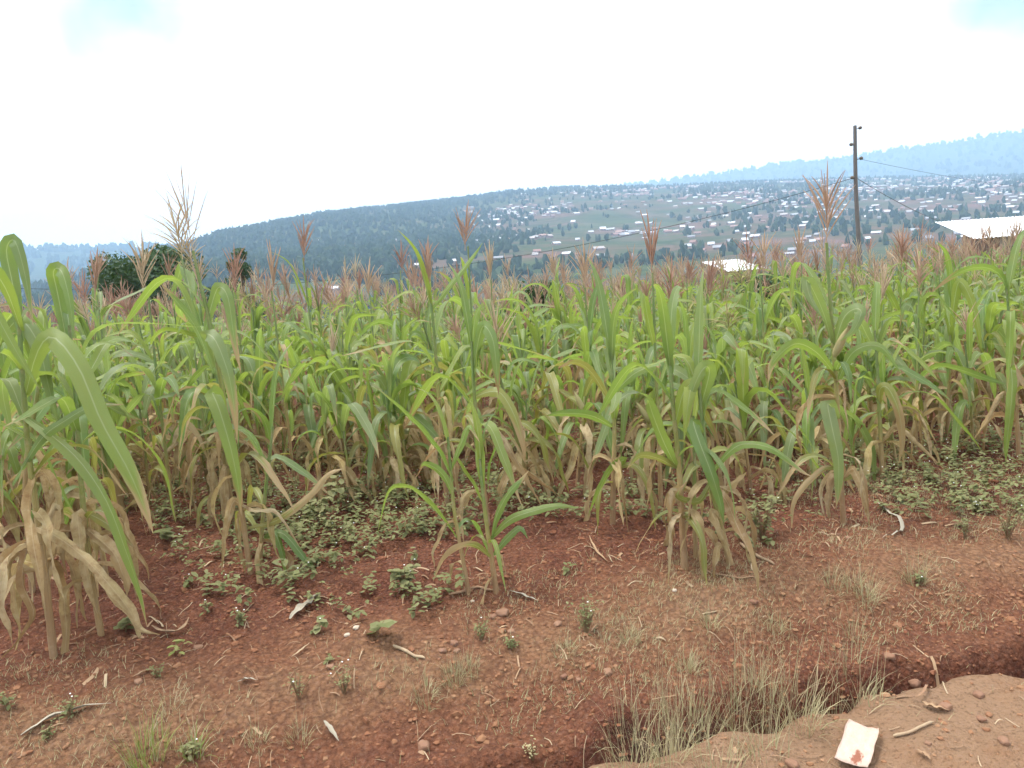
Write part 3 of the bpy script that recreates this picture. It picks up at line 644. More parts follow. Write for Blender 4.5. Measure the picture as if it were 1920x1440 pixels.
def tassel_geo(mb, seed, L=.34, nb=11, spread=1.0, k=4, seg=5, rad=.0036, m=0, droop=.5):
    rg = np.random.default_rng(seed)
    bend = rg.uniform(-.12, .12, 2)
    def axis(s): return np.stack([bend[0] * s ** 2, bend[1] * s ** 2, s], -1) * L
    s = np.linspace(0, 1, seg + 3); mb.add(*tube(axis(s), rad * np.interp(s, [0, .25, .5, .9, 1], [.7, .7, 1.5, 1.1, .25]), k), m=m)
    for i in range(nb):
        s0 = .08 + .42 * (i / nb) + rg.uniform(-.02, .02); a = i * 2.4 + rg.uniform(-.4, .4); Lb = L * rg.uniform(.38, .66) * (1.1 - .5 * s0)
        th0 = rg.uniform(.25, .6) * spread; th1 = th0 + rg.uniform(-.1, 1.0) * droop
        q = np.linspace(0, 1, seg); th = th0 + (th1 - th0) * q
        dr = np.stack([np.sin(th) * math.cos(a), np.sin(th) * math.sin(a), np.cos(th)], 1)
        P = axis(np.array(s0)) + np.vstack([[0, 0, 0], np.cumsum(dr[1:] * Lb / (seg - 1), 0)])
        mb.add(*tube(P, rad * np.interp(q, [0, .15, .5, 1], [.5, 1.0, 1.15, .35]) * rg.uniform(.8, 1.15), k), m=m)
TMESH = []
for i in range(9):
    mb = MB(); tassel_geo(mb, 200 + i, L=(.34, .30, .36, .28, .33, .38, .3, .32, .44)[i], nb=(18, 14, 20, 15, 12, 19, 20, 16, 12)[i], spread=(1.0, .6, 1.3, .8, .5, 1.1, 1.6, .9, .8)[i], droop=(.5, .2, .7, .4, .1, .6, 1.2, .3, .15)[i], rad=.0033 if i != 8 else .0021)
    TMESH.append(mb.mesh('maize_tassel', M['tassel' if i != 6 else 'tassel_pale']))
def stalk_geo(h, r0=.0125, seed=0, k=7, n=None):
    rg = np.random.default_rng(seed); n = n or 14; s = np.linspace(0, 1, n)
    b = rg.uniform(-.05, .05, 2); P = np.stack([b[0] * s ** 2 * h, b[1] * s ** 2 * h, s * h], 1)
    P[0, 2] -= .04
    rad = r0 * (1.08 - .62 * s) * (1 + .16 * (np.arange(n) % 2))
    return tube(P, rad, k)
SMESH = []
for i in range(6):
    mb = MB(); mb.add(*stalk_geo(1.0, .0125, 300 + i)); SMESH.append(mb.mesh('maize_stalk', M['stalk']))
def ear_mesh():
    mb = MB(); s = np.linspace(0, 1, 8); rr = .021 * np.array([.45, .85, 1, 1, .92, .75, .45, .12])
    mb.add(*tube(np.stack([.03 * s, 0 * s, .17 * s], 1), rr, 8))
    for a in (-.2, .15, .4): mb.add(*tube(np.stack([.03 + .03 * s * math.cos(a * 6), .03 * s * math.sin(a * 6), .165 + .05 * s - .05 * s ** 2], 1)[::3], .0016, 3))
    return mb.mesh('maize_ear', M['husk'])
EAR = ear_mesh()

def leaf_plan(rg, h, n=None, big=1.0, dryness=.36):
    """list of (kind, variant, node height, azimuth, scale)"""
    n = n or rg.randint(11, 15); az0 = rg.uniform(0, 6.28); out = []
    for i in range(n):
        f = (i + .5) / n; z = h * (.10 + .86 * f); az = az0 + math.pi * i + rg.gauss(0, .7)
        q = f + rg.gauss(0, .06)
        if q < dryness: k = 'dry' if rg.random() < .85 else 'half'
        elif q < dryness + .16: k = rg.choice(['half', 'half', 'droop', 'droop', 'dry'])
        elif q < .82: k = rg.choice(['arch', 'arch', 'arch', 'arch', 'droop', 'droop', 'half'])
        else: k = rg.choice(['arch', 'arch', 'up'])
        sc = big * (.72 + .42 * math.exp(-((f - .62) / .33) ** 2)) * rg.uniform(.66, 1.14)
        if k == 'dry': sc *= rg.uniform(.95, 1.35)
        out.append((k, rg.randrange(len(LEAFP[k])), z, az, sc))
    return out
def add_leaf(parent, kind, var, loc, az, sc, tilt=0.0):
    o = obj('leaf', LMESH[kind][var], parent, loc, (tilt, 0, az), sc)
    return o

field_rng = random.Random(77)
def maize(x, y, h, label, group=None, tassel=None, big=1.0, n=None, lean=None, dry=.36, rg=field_rng, ear=False, extra=0):
    z = float(gz(x, y))
    lean = lean or (rg.gauss(0, .07), rg.gauss(-.02, .08)) if rg.random() > .06 else (rg.gauss(0, .2), rg.gauss(0, .25))
    o = thing('maize_plant', label, 'maize', (x, y, z), (lean[0], lean[1], 0), group)
    si = rg.randrange(6); th = 1.0 * h
    w = rg.uniform(.85, 1.15) * (.8 + .2 * h / 1.3)
    st = obj('stalk', SMESH[si], o, (0, 0, 0), (0, 0, rg.uniform(0, 6.28)), (w, w, th * (1.0 if tassel is None else 1.12)))
    for (k, v, zz, az, sc) in leaf_plan(rg, h, n, big, dry):
        add_leaf(o, k, v, (.008 * math.cos(az), .008 * math.sin(az), zz), az, sc, 0)
    for q in range(extra):
        az = rg.uniform(0, 6.28); k = rg.choice(['dry', 'dry', 'dry', 'half']); add_leaf(o, k, rg.randrange(len(LMESH[k])), (.008 * math.cos(az), .008 * math.sin(az), h * rg.uniform(.22, .55)), az, rg.uniform(.75, 1.15))
    if tassel is not None: obj('tassel', TMESH[tassel], o, (0, 0, th * 1.10), (rg.gauss(0, .1), rg.gauss(0, .1), rg.uniform(0, 6.28)), rg.uniform(.9, 1.25))
    if ear: obj('ear', EAR, o, (.012, 0, h * .5), (.0, .35, rg.uniform(0, 6.28)), 1.0)
    return o

# ---- front-row plants, measured one by one
def ribbon(pts, wd, base, kind, fold=.3, roll=0.0, wave=.12, seg=20, cols=4, seed=0, fullbase=False):
    if kind == 'dry': seg, cols = 26, 6
    p = catmull(pts, seg + 1); s = np.linspace(0, 1, seg + 1); t = unit(np.gradient(p, axis=0))
    view = unit(p - np.array([0, 0, CAM_H])); side = unit(np.cross(t, view)); nrm = np.cross(side, t)
    rr = roll if hasattr(roll, '__len__') else (roll, roll); a = np.interp(s, [0, 1], rr)
    sd = np.cos(a)[:, None] * side + np.sin(a)[:, None] * nrm; nr = np.cross(sd, t)
    w = wd * .5 * np.clip((.9 if fullbase else .4) + 2.4 * s, 0, 1) * np.clip(1 - np.clip((s - .4) / .6, 0, 1) ** 2.0, .03, 1)
    j = np.linspace(-1, 1, cols + 1); rg = np.random.default_rng(seed); ph = rg.uniform(0, 6, 2); fr = rg.uniform(14, 24)
    rgd = .3 if kind == 'dry' else .12
    rag = 1 - rgd * np.clip(rg.standard_normal((seg + 1, 2)) - .5, 0, 1.6); jj = np.where(j[None] < 0, j[None] * rag[:, :1], j[None] * rag[:, 1:])
    wv = np.where(j[None] < 0, np.sin(s[:, None] * fr + ph[0]), np.sin(s[:, None] * fr * 1.13 + ph[1])) * np.abs(j)[None] ** 2
    V = p[:, None] + sd[:, None] * (w[:, None] * jj)[..., None] + nr[:, None] * (w[:, None] * (fold * np.abs(j)[None] ** 1.3 + wave * wv))[..., None]
    if kind == 'dry':
        V = V + nr[:, None] * (w[:, None] * .55 * (fbm(s[:, None] * 9 + 0 * j[None], j[None] * 1.5 + seed, 1.0, 3, 140 + seed % 40)))[..., None] + sd[:, None] * (w[:, None] * .5 * vnoise(s[:, None] * 7 + seed, 0 * s[:, None] + np.sign(j)[None] * 3.3, 150) * np.abs(j)[None])[..., None]
    mb = MB(); UV = np.stack(np.broadcast_arrays((j[None] + 1) / 2, s[:, None]), -1)
    mb.add(V.reshape(-1, 3) - base, grid_faces(seg + 1, cols + 1), UV.reshape(-1, 2)); return mb.mesh('maize_leaf', M[kind])
HERO_XY = []
hero_rng = random.Random(4)
def hero(label, pix, leaves=(), rnd=(), r0=.014, tassel=None, ts=1.0, trot=None, group=None, dd=0.0, ear=None, hang=4, hsc=1.0):
    """pix: stalk pixels from the base up; leaves: (kind, width, roll, [(px, py, depth offset) ...]); rnd: (kind, height fraction, azimuth, scale)"""
    base = gp(*pix[0]); y0 = base[1]; HERO_XY.append((base[0], base[1]))
    pts = [base - np.array([0, 0, .03])] + [at_y(px, py, y0 + dd * (i + 1)) for i, (px, py) in enumerate(pix[1:])]
    o = thing('maize_plant', label, 'maize', base, None, group)
    P = catmull(pts, 18); s = np.linspace(0, 1, 18); mb = MB(); v, f, uv = tube(P - base, r0 * (1.1 - .6 * s) * (1 + .14 * (np.arange(18) % 2)), 8); mb.add(v, f, uv); obj('stalk', mb.mesh('maize_stalk', M['stalk']), o)
    for i, (kind, wd, roll, pp) in enumerate(leaves):
        q = [at_y(px, py, y0 + d) for (px, py, d) in pp]
        obj('leaf', ribbon(q, wd * (.74 if kind == 'leaf' else .72), base, kind, roll=roll, wave=.3 if kind == 'dry' else .12, fold=.5 if kind == 'dry' else .3, seed=i + len(HERO_XY) * 10), o)
    for q in range(hang): rnd = tuple(rnd) + ((hero_rng.choice(['dry', 'dry', 'half']), hero_rng.uniform(.18, .5), hero_rng.uniform(0, 6.28), hero_rng.uniform(.6, 1.0) * hsc),)
    for (kind, f, az, sc) in rnd:
        p = np.array([np.interp(f, s, P[:, c]) for c in range(3)]) - base
        add_leaf(o, kind, hero_rng.randrange(len(LMESH[kind])), p, az, sc)
    if tassel is not None:
        obj('tassel', TMESH[tassel], o, P[-1] - base, trot or (0, -.05, 0), ts)
    if ear:
        p = np.array([np.interp(ear, s, P[:, c]) for c in range(3)]) - base; obj('ear', EAR, o, p, (0, .3, -1.0), 1.1)
    return o
D_ = math.radians
# A: the big clump at the left edge
hero('tall maize plant at the left edge with a long leaf bowing right', [(100, 1232), (80, 1040), (55, 860), (42, 700), (35, 590)],
     [('leaf', .115, (.5, -.2), [(48, 740, 0), (70, 660, -.08), (100, 632, -.14), (148, 690, -.2), (190, 790, -.24), (240, 880, -.26), (270, 950, -.26), (287, 1000, -.25)]),
      ('leaf', .085, (.6, .9), [(45, 780, 0), (95, 815, -.05), (150, 865, -.1), (200, 940, -.12), (235, 1030, -.12), (262, 1110, -.1), (276, 1175, -.08)]),
      ('leaf', .06, .5, [(40, 880, 0), (80, 820, -.05), (120, 790, -.1), (170, 763, -.12), (232, 758, -.12)]),
      ('dry', .075, (.2, -.3), [(60, 985, 0), (95, 1000, -.06), (140, 1030, -.1), (195, 1085, -.14), (240, 1140, -.14), (262, 1180, -.12), (300, 1190, -.08)]),
      ('dry', .06, (.5, 1.2), [(75, 1010, 0), (50, 1030, -.06), (42, 1090, -.1), (62, 1150, -.12), (40, 1195, -.14), (-5, 1242, -.16)]),
      ('dry', .06, .2, [(80, 1000, 0), (105, 950, .05), (95, 1040, .08), (85, 1120, .08), (90, 1180, .08)]),
      ('leaf', .08, .2, [(40, 640, 0), (25, 540, .05), (12, 470, .06), (28, 452, .04), (48, 520, 0), (62, 610, -.05)]),
      ('leaf', .09, (.8, .1), [(40, 620, 0), (10, 540, -.1), (-20, 505, -.14), (-40, 520, -.18), (20, 640, -.2), (75, 730, -.2)])],
     [('dry', .2, 1.2, 1.0), ('dry', .3, 3.6, 1.0), ('dry', .35, 5.2, .9), ('arch', .6, 2.5, 1.0), ('arch', .75, 4.6, 1.0), ('arch', .95, 1.0, .7), ('droop', .55, 3.6, 1.1)], r0=.0145, hang=9, hsc=1.15)
hero('maize plant with tan hanging lower leaves in the left edge clump', [(190, 1190), (168, 1060), (150, 880), (140, 720), (130, 610)],
     [('dry', .075, (.3, .8), [(165, 1040, 0), (148, 965, -.05), (150, 1010, -.1), (165, 1090, -.1), (185, 1160, -.1)]),
      ('dry', .08, (.2, -.5), [(160, 990, 0), (185, 1010, -.06), (215, 1040, -.1), (235, 1090, -.12), (238, 1120, -.12)]),
      ('half', .06, .4, [(158, 960, 0), (190, 975, .05), (225, 1000, .08), (255, 1030, .1)]),
      ('leaf', .085, (.3, .1), [(140, 720, 0), (110, 560, .1), (100, 510, .1), (115, 508, .06), (130, 560, 0), (140, 640, -.06)])],
     [('dry', .25, .6, 1.0), ('dry', .32, 2.9, .9), ('droop', .55, .4, 1.1), ('arch', .68, 3.3, 1.0), ('arch', .8, .2, 1.0), ('arch', .93, 2.0, .6), ('arch', .6, 5.0, 1.0)], r0=.013, hang=8, hsc=1.1)
hero('maize plant cut by the left picture edge', [(-30, 1170), (-25, 950), (-10, 740), (0, 610)], [('leaf', .09, .3, [(0, 640, 0), (35, 600, -.1), (70, 640, -.15), (90, 720, -.2), (110, 800, -.2)])],
     [('dry', .2, .3, 1.0), ('dry', .3, 5.5, 1.0), ('droop', .5, -.2, 1.1), ('arch', .62, .5, 1.1), ('arch', .75, 3.3, 1.0), ('arch', .85, -.5, 1.0), ('arch', .97, 1.5, .6)], r0=.014)
hero('slim maize stalk behind the left edge clump', [(60, 1110), (48, 900), (70, 740), (85, 620)], [], [('dry', .2, 4.0, 1.0), ('dry', .33, 1.0, 1.0), ('droop', .5, 4.5, 1.0), ('arch', .62, 1.4, 1.1), ('arch', .75, 4.4, 1.1), ('arch', .88, 1.7, .8), ('arch', .98, 4.0, .6)])
# B: second clump with the very tall tassel
hero('maize plant with broad hanging leaves and the tallest thin tassel', [(470, 1075), (456, 980), (440, 860), (415, 720), (392, 600), (375, 530), (362, 470)],
     [('leaf', .105, (.3, .1), [(425, 800, 0), (410, 750, -.06), (398, 736, -.12), (412, 770, -.18), (435, 850, -.2), (448, 920, -.2), (452, 965, -.2)]),
      ('leaf', .10, (.4, .2), [(405, 690, 0), (395, 640, -.06), (388, 626, -.1), (405, 640, -.16), (428, 700, -.2), (440, 770, -.2), (445, 830, -.2)]),
      ('leaf', .085, .3, [(385, 620, 0), (400, 560, .0), (412, 538, -.02), (428, 560, -.06), (440, 640, -.1), (452, 700, -.1)]),
      ('leaf', .07, (1.0, .6), [(400, 700, 0), (370, 620, .06), (335, 570, .1), (300, 530, .12)]),
      ('dry', .06, .3, [(455, 955, 0), (438, 940, -.05), (425, 990, -.1), (415, 1075, -.1)]),
      ('dry', .05, .8, [(452, 945, 0), (480, 955, -.05), (520, 960, -.08), (565, 1030, -.08)]),
      ('half', .055, .4, [(465, 990, 0), (520, 975, -.05), (580, 930, -.08), (615, 890, -.1), (645, 878, -.1)])],
     [('dry', .28, 3.0, .9), ('droop', .36, -1.2, .6), ('droop', .38, -.5, .65), ('arch', .7, 3.0, .9)], r0=.014, tassel=8, ts=1.0, trot=(.0, -.10, .6))
hero('short maize stalk with drooping green leaves beside the tall tassel plant', [(485, 1065), (492, 980), (500, 900), (512, 800)], [('leaf', .06, .5, [(495, 1010, 0), (515, 1000, -.05), (530, 1040, -.08), (538, 1090, -.1)]), ('leaf', .065, .5, [(495, 1005, 0), (530, 1000, -.05), (570, 1045, -.08), (602, 1082, -.1)])],
     [('dry', .2, 4.8, .8), ('arch', .6, .3, .9), ('arch', .75, 3.4, .9), ('up', .95, 1.0, .9)], r0=.012)
# C: two young plants in front of the weeds
hero('young maize plant nearest the path in the centre', [(932, 1112), (922, 1050), (912, 980), (905, 920), (900, 860)],
     [('leaf', .055, (.9, .4), [(922, 1010, 0), (930, 970, -.04), (950, 930, -.08), (972, 905, -.1), (992, 882, -.1)]),
      ('leaf', .055, .3, [(920, 1010, 0), (955, 975, -.05), (1000, 958, -.08), (1045, 948, -.08), (1085, 952, -.06)]),
      ('half', .05, .6, [(925, 1050, 0), (890, 1022, -.06), (855, 1028, -.1), (830, 1050, -.1), (812, 1090, -.1)]),
      ('leaf', .05, (1.2, 1.0), [(908, 950, 0), (885, 905, .04), (862, 870, .06), (855, 850, .08)]),
      ('leaf', .05, .5, [(925, 1040, 0), (950, 1010, -.03), (975, 990, -.05), (990, 1010, -.06)]),
      ('leaf', .055, .4, [(905, 930, 0), (900, 850, 0), (893, 790, .02), (880, 745, .05)])],
     [('dry', .15, 4.0, .45), ('droop', .35, 5.0, .5), ('up', .9, .5, .6), ('arch', .8, 1.7, .6)], r0=.012, hang=2, hsc=.55)
hero('young maize plant with two long narrow leaves reaching left', [(880, 1112), (868, 1050), (852, 960), (845, 880), (840, 820)],
     [('leaf', .05, (1.1, .9), [(858, 1010, 0), (820, 960, -.04), (785, 925, -.06), (755, 912, -.08), (728, 925, -.08), (708, 1000, -.08)]),
      ('leaf', .05, (1.1, .8), [(848, 900, 0), (825, 850, -.04), (790, 805, -.06), (750, 765, -.08), (708, 728, -.1)]),
      ('leaf', .05, .5, [(850, 930, 0), (830, 890, .03), (800, 870, .05), (785, 880, .05)]),
      ('leaf', .05, .7, [(845, 880, 0), (865, 830, 0), (880, 800, 0), (900, 830, -.04)])],
     [('dry', .2, 2.0, .5), ('droop', .4, .8, .55), ('up', .9, 2.5, .6)], r0=.010, hang=2, hsc=.55)
# D: plants behind the young ones
hero('maize plant with a broad greyish half-dry leaf bent over in the centre', [(915, 985), (905, 900), (895, 810), (888, 720), (884, 640)],
     [('half', .085, (.5, .2), [(890, 745, 0), (915, 735, -.06), (940, 738, -.1), (965, 780, -.14), (980, 830, -.16), (985, 868, -.16)]),
      ('dry', .07, .5, [(895, 800, 0), (925, 800, -.05), (960, 850, -.08), (990, 900, -.1), (1015, 948, -.1)]),
      ('dry', .05, .3, [(895, 810, 0), (930, 815, .05), (970, 870, .1), (1050, 930, .1)]),
      ('leaf', .09, (.3, .1), [(888, 690, 0), (900, 625, -.04), (910, 612, -.08), (925, 640, -.12), (932, 700, -.14), (935, 740, -.14)]),
      ('leaf', .07, .8, [(885, 660, 0), (890, 600, 0), (905, 565, 0)])],
     [('dry', .2, 2.5, 1.0), ('arch', .6, 3.1, 1.0), ('arch', .75, .3, 1.0), ('up', .96, 2.0, .9), ('droop', .5, 5.2, 1.0)], tassel=None)
hero('maize plant with purple-brown tassel rising over the centre canopy', [(840, 960), (830, 850), (822, 740), (815, 640), (806, 540)], [('leaf', .05, .6, [(810, 580, 0), (840, 540, 0), (880, 490, .05), (905, 455, .08)])],
     [('dry', .2, 1.0, 1.0), ('dry', .3, 4.2, 1.0), ('arch', .5, .6, 1.0), ('arch', .62, 3.8, 1.0), ('arch', .75, .9, 1.0), ('up', .9, 4.0, .9)], tassel=1, ts=.9)
hero('maize plant whose grey-green leaf arches left over the red soil', [(1148, 985), (1150, 900), (1152, 820), (1150, 740), (1145, 660)],
     [('leaf', .06, (.5, .8), [(1150, 880, 0), (1170, 862, -.05), (1145, 880, -.1), (1120, 925, -.14), (1102, 970, -.14)]),
      ('half', .05, .5, [(1150, 880, 0), (1190, 872, -.05), (1218, 920, -.08), (1232, 1010, -.1)]),
      ('leaf', .07, .4, [(1148, 800, 0), (1110, 780, -.05), (1060, 775, -.08), (1022, 780, -.1)]),
      ('half', .065, .6, [(1148, 760, 0), (1110, 700, -.04), (1080, 680, -.06), (1045, 690, -.08)]),
      ('leaf', .07, .5, [(1148, 740, 0), (1190, 700, -.05), (1230, 685, -.08), (1235, 690, -.1)])],
     [('dry', .2, 3.0, .9), ('dry', .3, .0, .9), ('dry', .35, 5.0, .9), ('arch', .6, 4.7, 1.0), ('up', .95, 2.0, 1.0), ('up', .9, 5.0, .9), ('arch', .82, 1.5, .9)])
# E: clump right of centre
hero('maize stalk at the left of the three-stalk clump right of centre', [(1284, 1068), (1278, 960), (1272, 860), (1262, 760), (1255, 660)],
     [('leaf', .085, (.4, .7), [(1270, 880, 0), (1245, 830, -.04), (1225, 780, -.08), (1215, 752, -.1), (1210, 760, -.12)]),
      ('leaf', .09, (.3, .2), [(1265, 800, 0), (1280, 740, -.04), (1295, 722, -.08), (1290, 760, -.14), (1282, 830, -.16)]),
      ('half', .055, .6, [(1272, 880, 0), (1235, 860, -.04), (1200, 855, -.08), (1175, 880, -.1)]),
      ('dry', .05, .4, [(1278, 960, 0), (1262, 920, -.05), (1258, 960, -.08), (1266, 1010, -.08)])],
     [('dry', .15, 1.2, .8), ('dry', .25, 4.0, .8), ('arch', .75, 2.8, .9), ('up', .95, 1.0, .9), ('up', .9, 4.2, .9), ('droop', .5, 5.5, .9)], r0=.015)
hero('maize stalk with the dark glossy leaf in the three-stalk clump', [(1372, 1060), (1350, 980), (1330, 890), (1318, 800), (1308, 700)],
     [('leaf', .085, (.5, .1), [(1318, 815, 0), (1300, 790, -.06), (1312, 830, -.12), (1335, 890, -.16), (1350, 940, -.16), (1358, 985, -.16)]),
      ('leaf', .085, .3, [(1312, 770, 0), (1330, 700, -.03), (1320, 690, -.06), (1300, 730, -.1), (1290, 800, -.12)]),
      ('leaf', .06, (.4, .9), [(1330, 890, 0), (1370, 845, -.04), (1400, 832, -.06), (1450, 842, -.08), (1500, 880, -.06), (1525, 895, -.06)]),
      ('dry', .055, .6, [(1340, 940, 0), (1375, 905, -.04), (1400, 885, -.05)]),
      ('half', .05, .6, [(1335, 900, 0), (1310, 940, -.05), (1270, 930, -.06), (1290, 900, -.08)]),
      ('dry', .06, .3, [(1350, 980, 0), (1335, 960, -.05), (1352, 1000, -.1), (1368, 1050, -.1)])],
     [('dry', .2, .5, .8), ('dry', .12, 3.8, .7), ('arch', .75, .2, .9), ('arch', .88, 2.6, .9), ('up', .97, 1.0, .9)], r0=.014)
hero('thin tan stalk between the other two in the three-stalk clump', [(1305, 1045), (1302, 960), (1302, 870), (1300, 780)], [], [('dry', .2, 5.2, .8), ('dry', .35, 1.0, .9), ('dry', .45, 3.4, .8), ('half', .6, .4, .8), ('arch', .75, 3.0, .9), ('arch', .9, .3, .9)], r0=.011)
# F: single plant right, with the tall tassel in front of the town
hero('tall tasselled maize plant standing alone in front of the power pole', [(1582, 982), (1576, 880), (1570, 760), (1562, 640), (1555, 540), (1550, 455)],
     [('leaf', .10, (.3, .1), [(1572, 790, 0), (1560, 765, -.06), (1552, 760, -.1), (1562, 810, -.16), (1572, 860, -.18), (1572, 920, -.18), (1568, 950, -.18)]),
      ('half', .05, (.6, .2), [(1575, 880, 0), (1545, 880, -.05), (1510, 910, -.1), (1488, 945, -.12), (1484, 1000, -.12)]),
      ('leaf', .09, (.9, .4), [(1562, 650, 0), (1545, 590, -.04), (1525, 545, -.08), (1512, 525, -.1), (1520, 560, -.14), (1545, 600, -.16)]),
      ('leaf', .095, (.3, .6), [(1562, 660, 0), (1580, 600, -.04), (1600, 580, -.08), (1615, 585, -.12), (1600, 620, -.16), (1575, 640, -.18)]),
      ('leaf', .08, .4, [(1565, 700, 0), (1530, 660, -.06), (1490, 645, -.1), (1450, 680, -.12), (1440, 720, -.12)]),
      ('leaf', .075, .5, [(1568, 720, 0), (1600, 660, -.05), (1650, 650, -.1), (1690, 700, -.12)]),
      ('dry', .06, .5, [(1576, 900, 0), (1600, 880, -.06), (1620, 930, -.1), (1632, 990, -.1)]),
      ('dry', .06, .2, [(1576, 890, 0), (1560, 900, .05), (1552, 950, .08), (1560, 985, .08)]),
      ('half', .06, .3, [(1576, 900, 0), (1612, 890, -.04), (1622, 920, -.06), (1630, 980, -.06)])],
     [('dry', .18, 2.0, .8), ('dry', .25, 5.0, .8), ('droop', .5, 4.6, .8), ('arch', .72, 2.0, .9)], r0=.014, tassel=0, ts=1.25, trot=(.0, .02, .3), ear=.55)
# G: right edge
hero('maize plant at the right edge with one blue-green leaf hanging straight', [(1912, 862), (1906, 780), (1900, 700), (1893, 610), (1888, 540)],
     [('leaf', .085, (.2, .5), [(1902, 720, 0), (1896, 690, -.06), (1898, 720, -.1), (1895, 770, -.14), (1888, 830, -.14), (1886, 868, -.14)]),
      ('dry', .05, .5, [(1905, 760, 0), (1880, 740, -.05), (1850, 790, -.08), (1825, 825, -.1)])],
     [('dry', .2, 2.0, .9), ('dry', .3, 4.4, .9), ('arch', .6, 1.2, 1.0), ('arch', .75, 4.2, 1.0), ('up', .95, .4, .9), ('arch', .85, 2.6, 1.0)], r0=.014)
hero('maize plant with pale yellow leaf hanging right of the tall tassel', [(1655, 905), (1652, 830), (1648, 760), (1645, 690), (1640, 620)],
     [('half', .085, (.3, .1), [(1648, 760, 0), (1650, 730, -.05), (1665, 728, -.1), (1685, 770, -.14), (1692, 830, -.14), (1685, 870, -.14)]),
      ('dry', .05, .4, [(1652, 830, 0), (1680, 800, -.05), (1720, 830, -.08), (1770, 880, -.1)])],
     [('dry', .25, 4.0, .9), ('dry', .3, 1.0, .9), ('arch', .6, 2.9, .9), ('arch', .75, .1, 1.0), ('arch', .85, 3.3, .9), ('up', .95, 1.0, .9)])
hero('maize plant with a twisted dry leaf near the right edge', [(1775, 830), (1778, 760), (1780, 690), (1782, 620), (1785, 560)],
     [('leaf', .09, .3, [(1782, 640, 0), (1790, 560, -.05), (1800, 528, -.1), (1820, 560, -.14), (1835, 620, -.16), (1840, 660, -.16)]),
      ('dry', .05, .5, [(1780, 710, 0), (1800, 685, -.05), (1825, 690, -.08), (1840, 720, -.1), (1855, 745, -.1)])],
     [('dry', .2, 3.0, 1.0), ('dry', .3, .4, 1.0), ('dry', .4, 5.0, 1.0), ('arch', .6, 1.0, 1.0), ('arch', .7, 4.0, 1.0), ('arch', .82, 1.5, 1.0), ('up', .95, 4.0, .9)])

def tassel_plant(label, px, pt, pb, var, L=.40, dx=0):
    'a tasselled plant whose tassel spans the given rows of the picture: its length there gives the distance'
    y0 = min(9.5, L * F_PX / (pb - pt)); top = at_y(px, pt, y0); bot = at_y(px + dx, pb, y0); zb = float(gz(bot[0], y0)); h = (bot[2] - zb) / 1.10
    HERO_XY.append((bot[0], y0)); rg = hero_rng
    o = thing('maize_plant', label, 'maize', (bot[0], y0, zb)); w = rg.uniform(.85, 1.0)
    obj('stalk', SMESH[rg.randrange(6)], o, (0, 0, 0), (0, 0, rg.uniform(0, 6.28)), (w, w, h * 1.12))
    for (k, v, zz, az, sc) in leaf_plan(rg, h * .93, 11, 1.0, .26): add_leaf(o, k, v, (.008 * math.cos(az), .008 * math.sin(az), zz), az, sc)
    d = Vector(top - bot); base_l = (.34, .30, .36, .28, .33, .38, .3, .32, .44)[var]
    t = obj('tassel', TMESH[var], o, (0, 0, h * 1.10), None, d.length / base_l); t.rotation_euler = d.to_track_quat('Z', 'Y').to_euler()
    return o
for (px, pt, pb, var, lab) in ((570, 404, 490, 7, 'tasselled maize plant left of the long ridge, tassel open like a fan'), (872, 372, 470, 5, 'maize plant with a wide salmon tassel against the dark wood'), (800, 440, 512, 3, 'maize plant with a dense dark red tassel left of centre'), (918, 448, 530, 1, 'maize plant with a narrow reddish tassel right of the salmon one'), (1222, 392, 520, 4, 'maize plant with a tall single-spiked tassel right of centre'),
        (1097, 444, 545, 0, 'maize plant with a bushy bent tassel in front of the terraces'), (1258, 480, 580, 2, 'maize plant with a wide low tassel right of the single-spiked one'), (690, 480, 560, 3, 'maize plant with a small upright tassel near the cable'), (512, 448, 552, 4, 'maize plant with a slim tassel between the pointed tree and the fan tassel'), (440, 455, 545, 7, 'maize plant whose tassel covers the pointed tree'),
        (268, 430, 548, 0, 'maize plant whose tassel stands before the rounded dark tree'), (178, 462, 560, 1, 'maize plant with a straight tassel left of the rounded dark tree'), (122, 480, 565, 3, 'maize plant with a forked tassel in front of the far left ridge'), (372, 468, 545, 5, 'maize plant with a pink tassel right of the rounded dark tree'), (768, 520, 590, 2, 'short maize plant with a red tassel in the centre canopy'), (1432, 430, 520, 7, 'maize plant with a brown tassel in front of the low white roof'),
        (1690, 420, 500, 0, 'maize plant with a brown tassel between pole and brick building'), (1765, 440, 520, 5, 'maize plant with a bushy tassel at the corner of the long roof'), (1855, 405, 470, 2, 'maize plant whose tassel crosses the long white roof'), (1908, 405, 470, 7, 'maize plant with a tassel at the right edge before the long roof'), (1500, 420, 500, 1, 'maize plant with a pale tassel left of the lone tall one'), (1320, 600, 690, 4, 'maize plant with a brown tassel low in the canopy behind the three-stalk clump'),
        (215, 590, 650, 6, 'maize plant with a pale spreading tassel near the left edge'), (1640, 470, 545, 2, 'maize plant with a wide tan tassel right below the pole')):
    tassel_plant(lab, px, pt, pb, var)

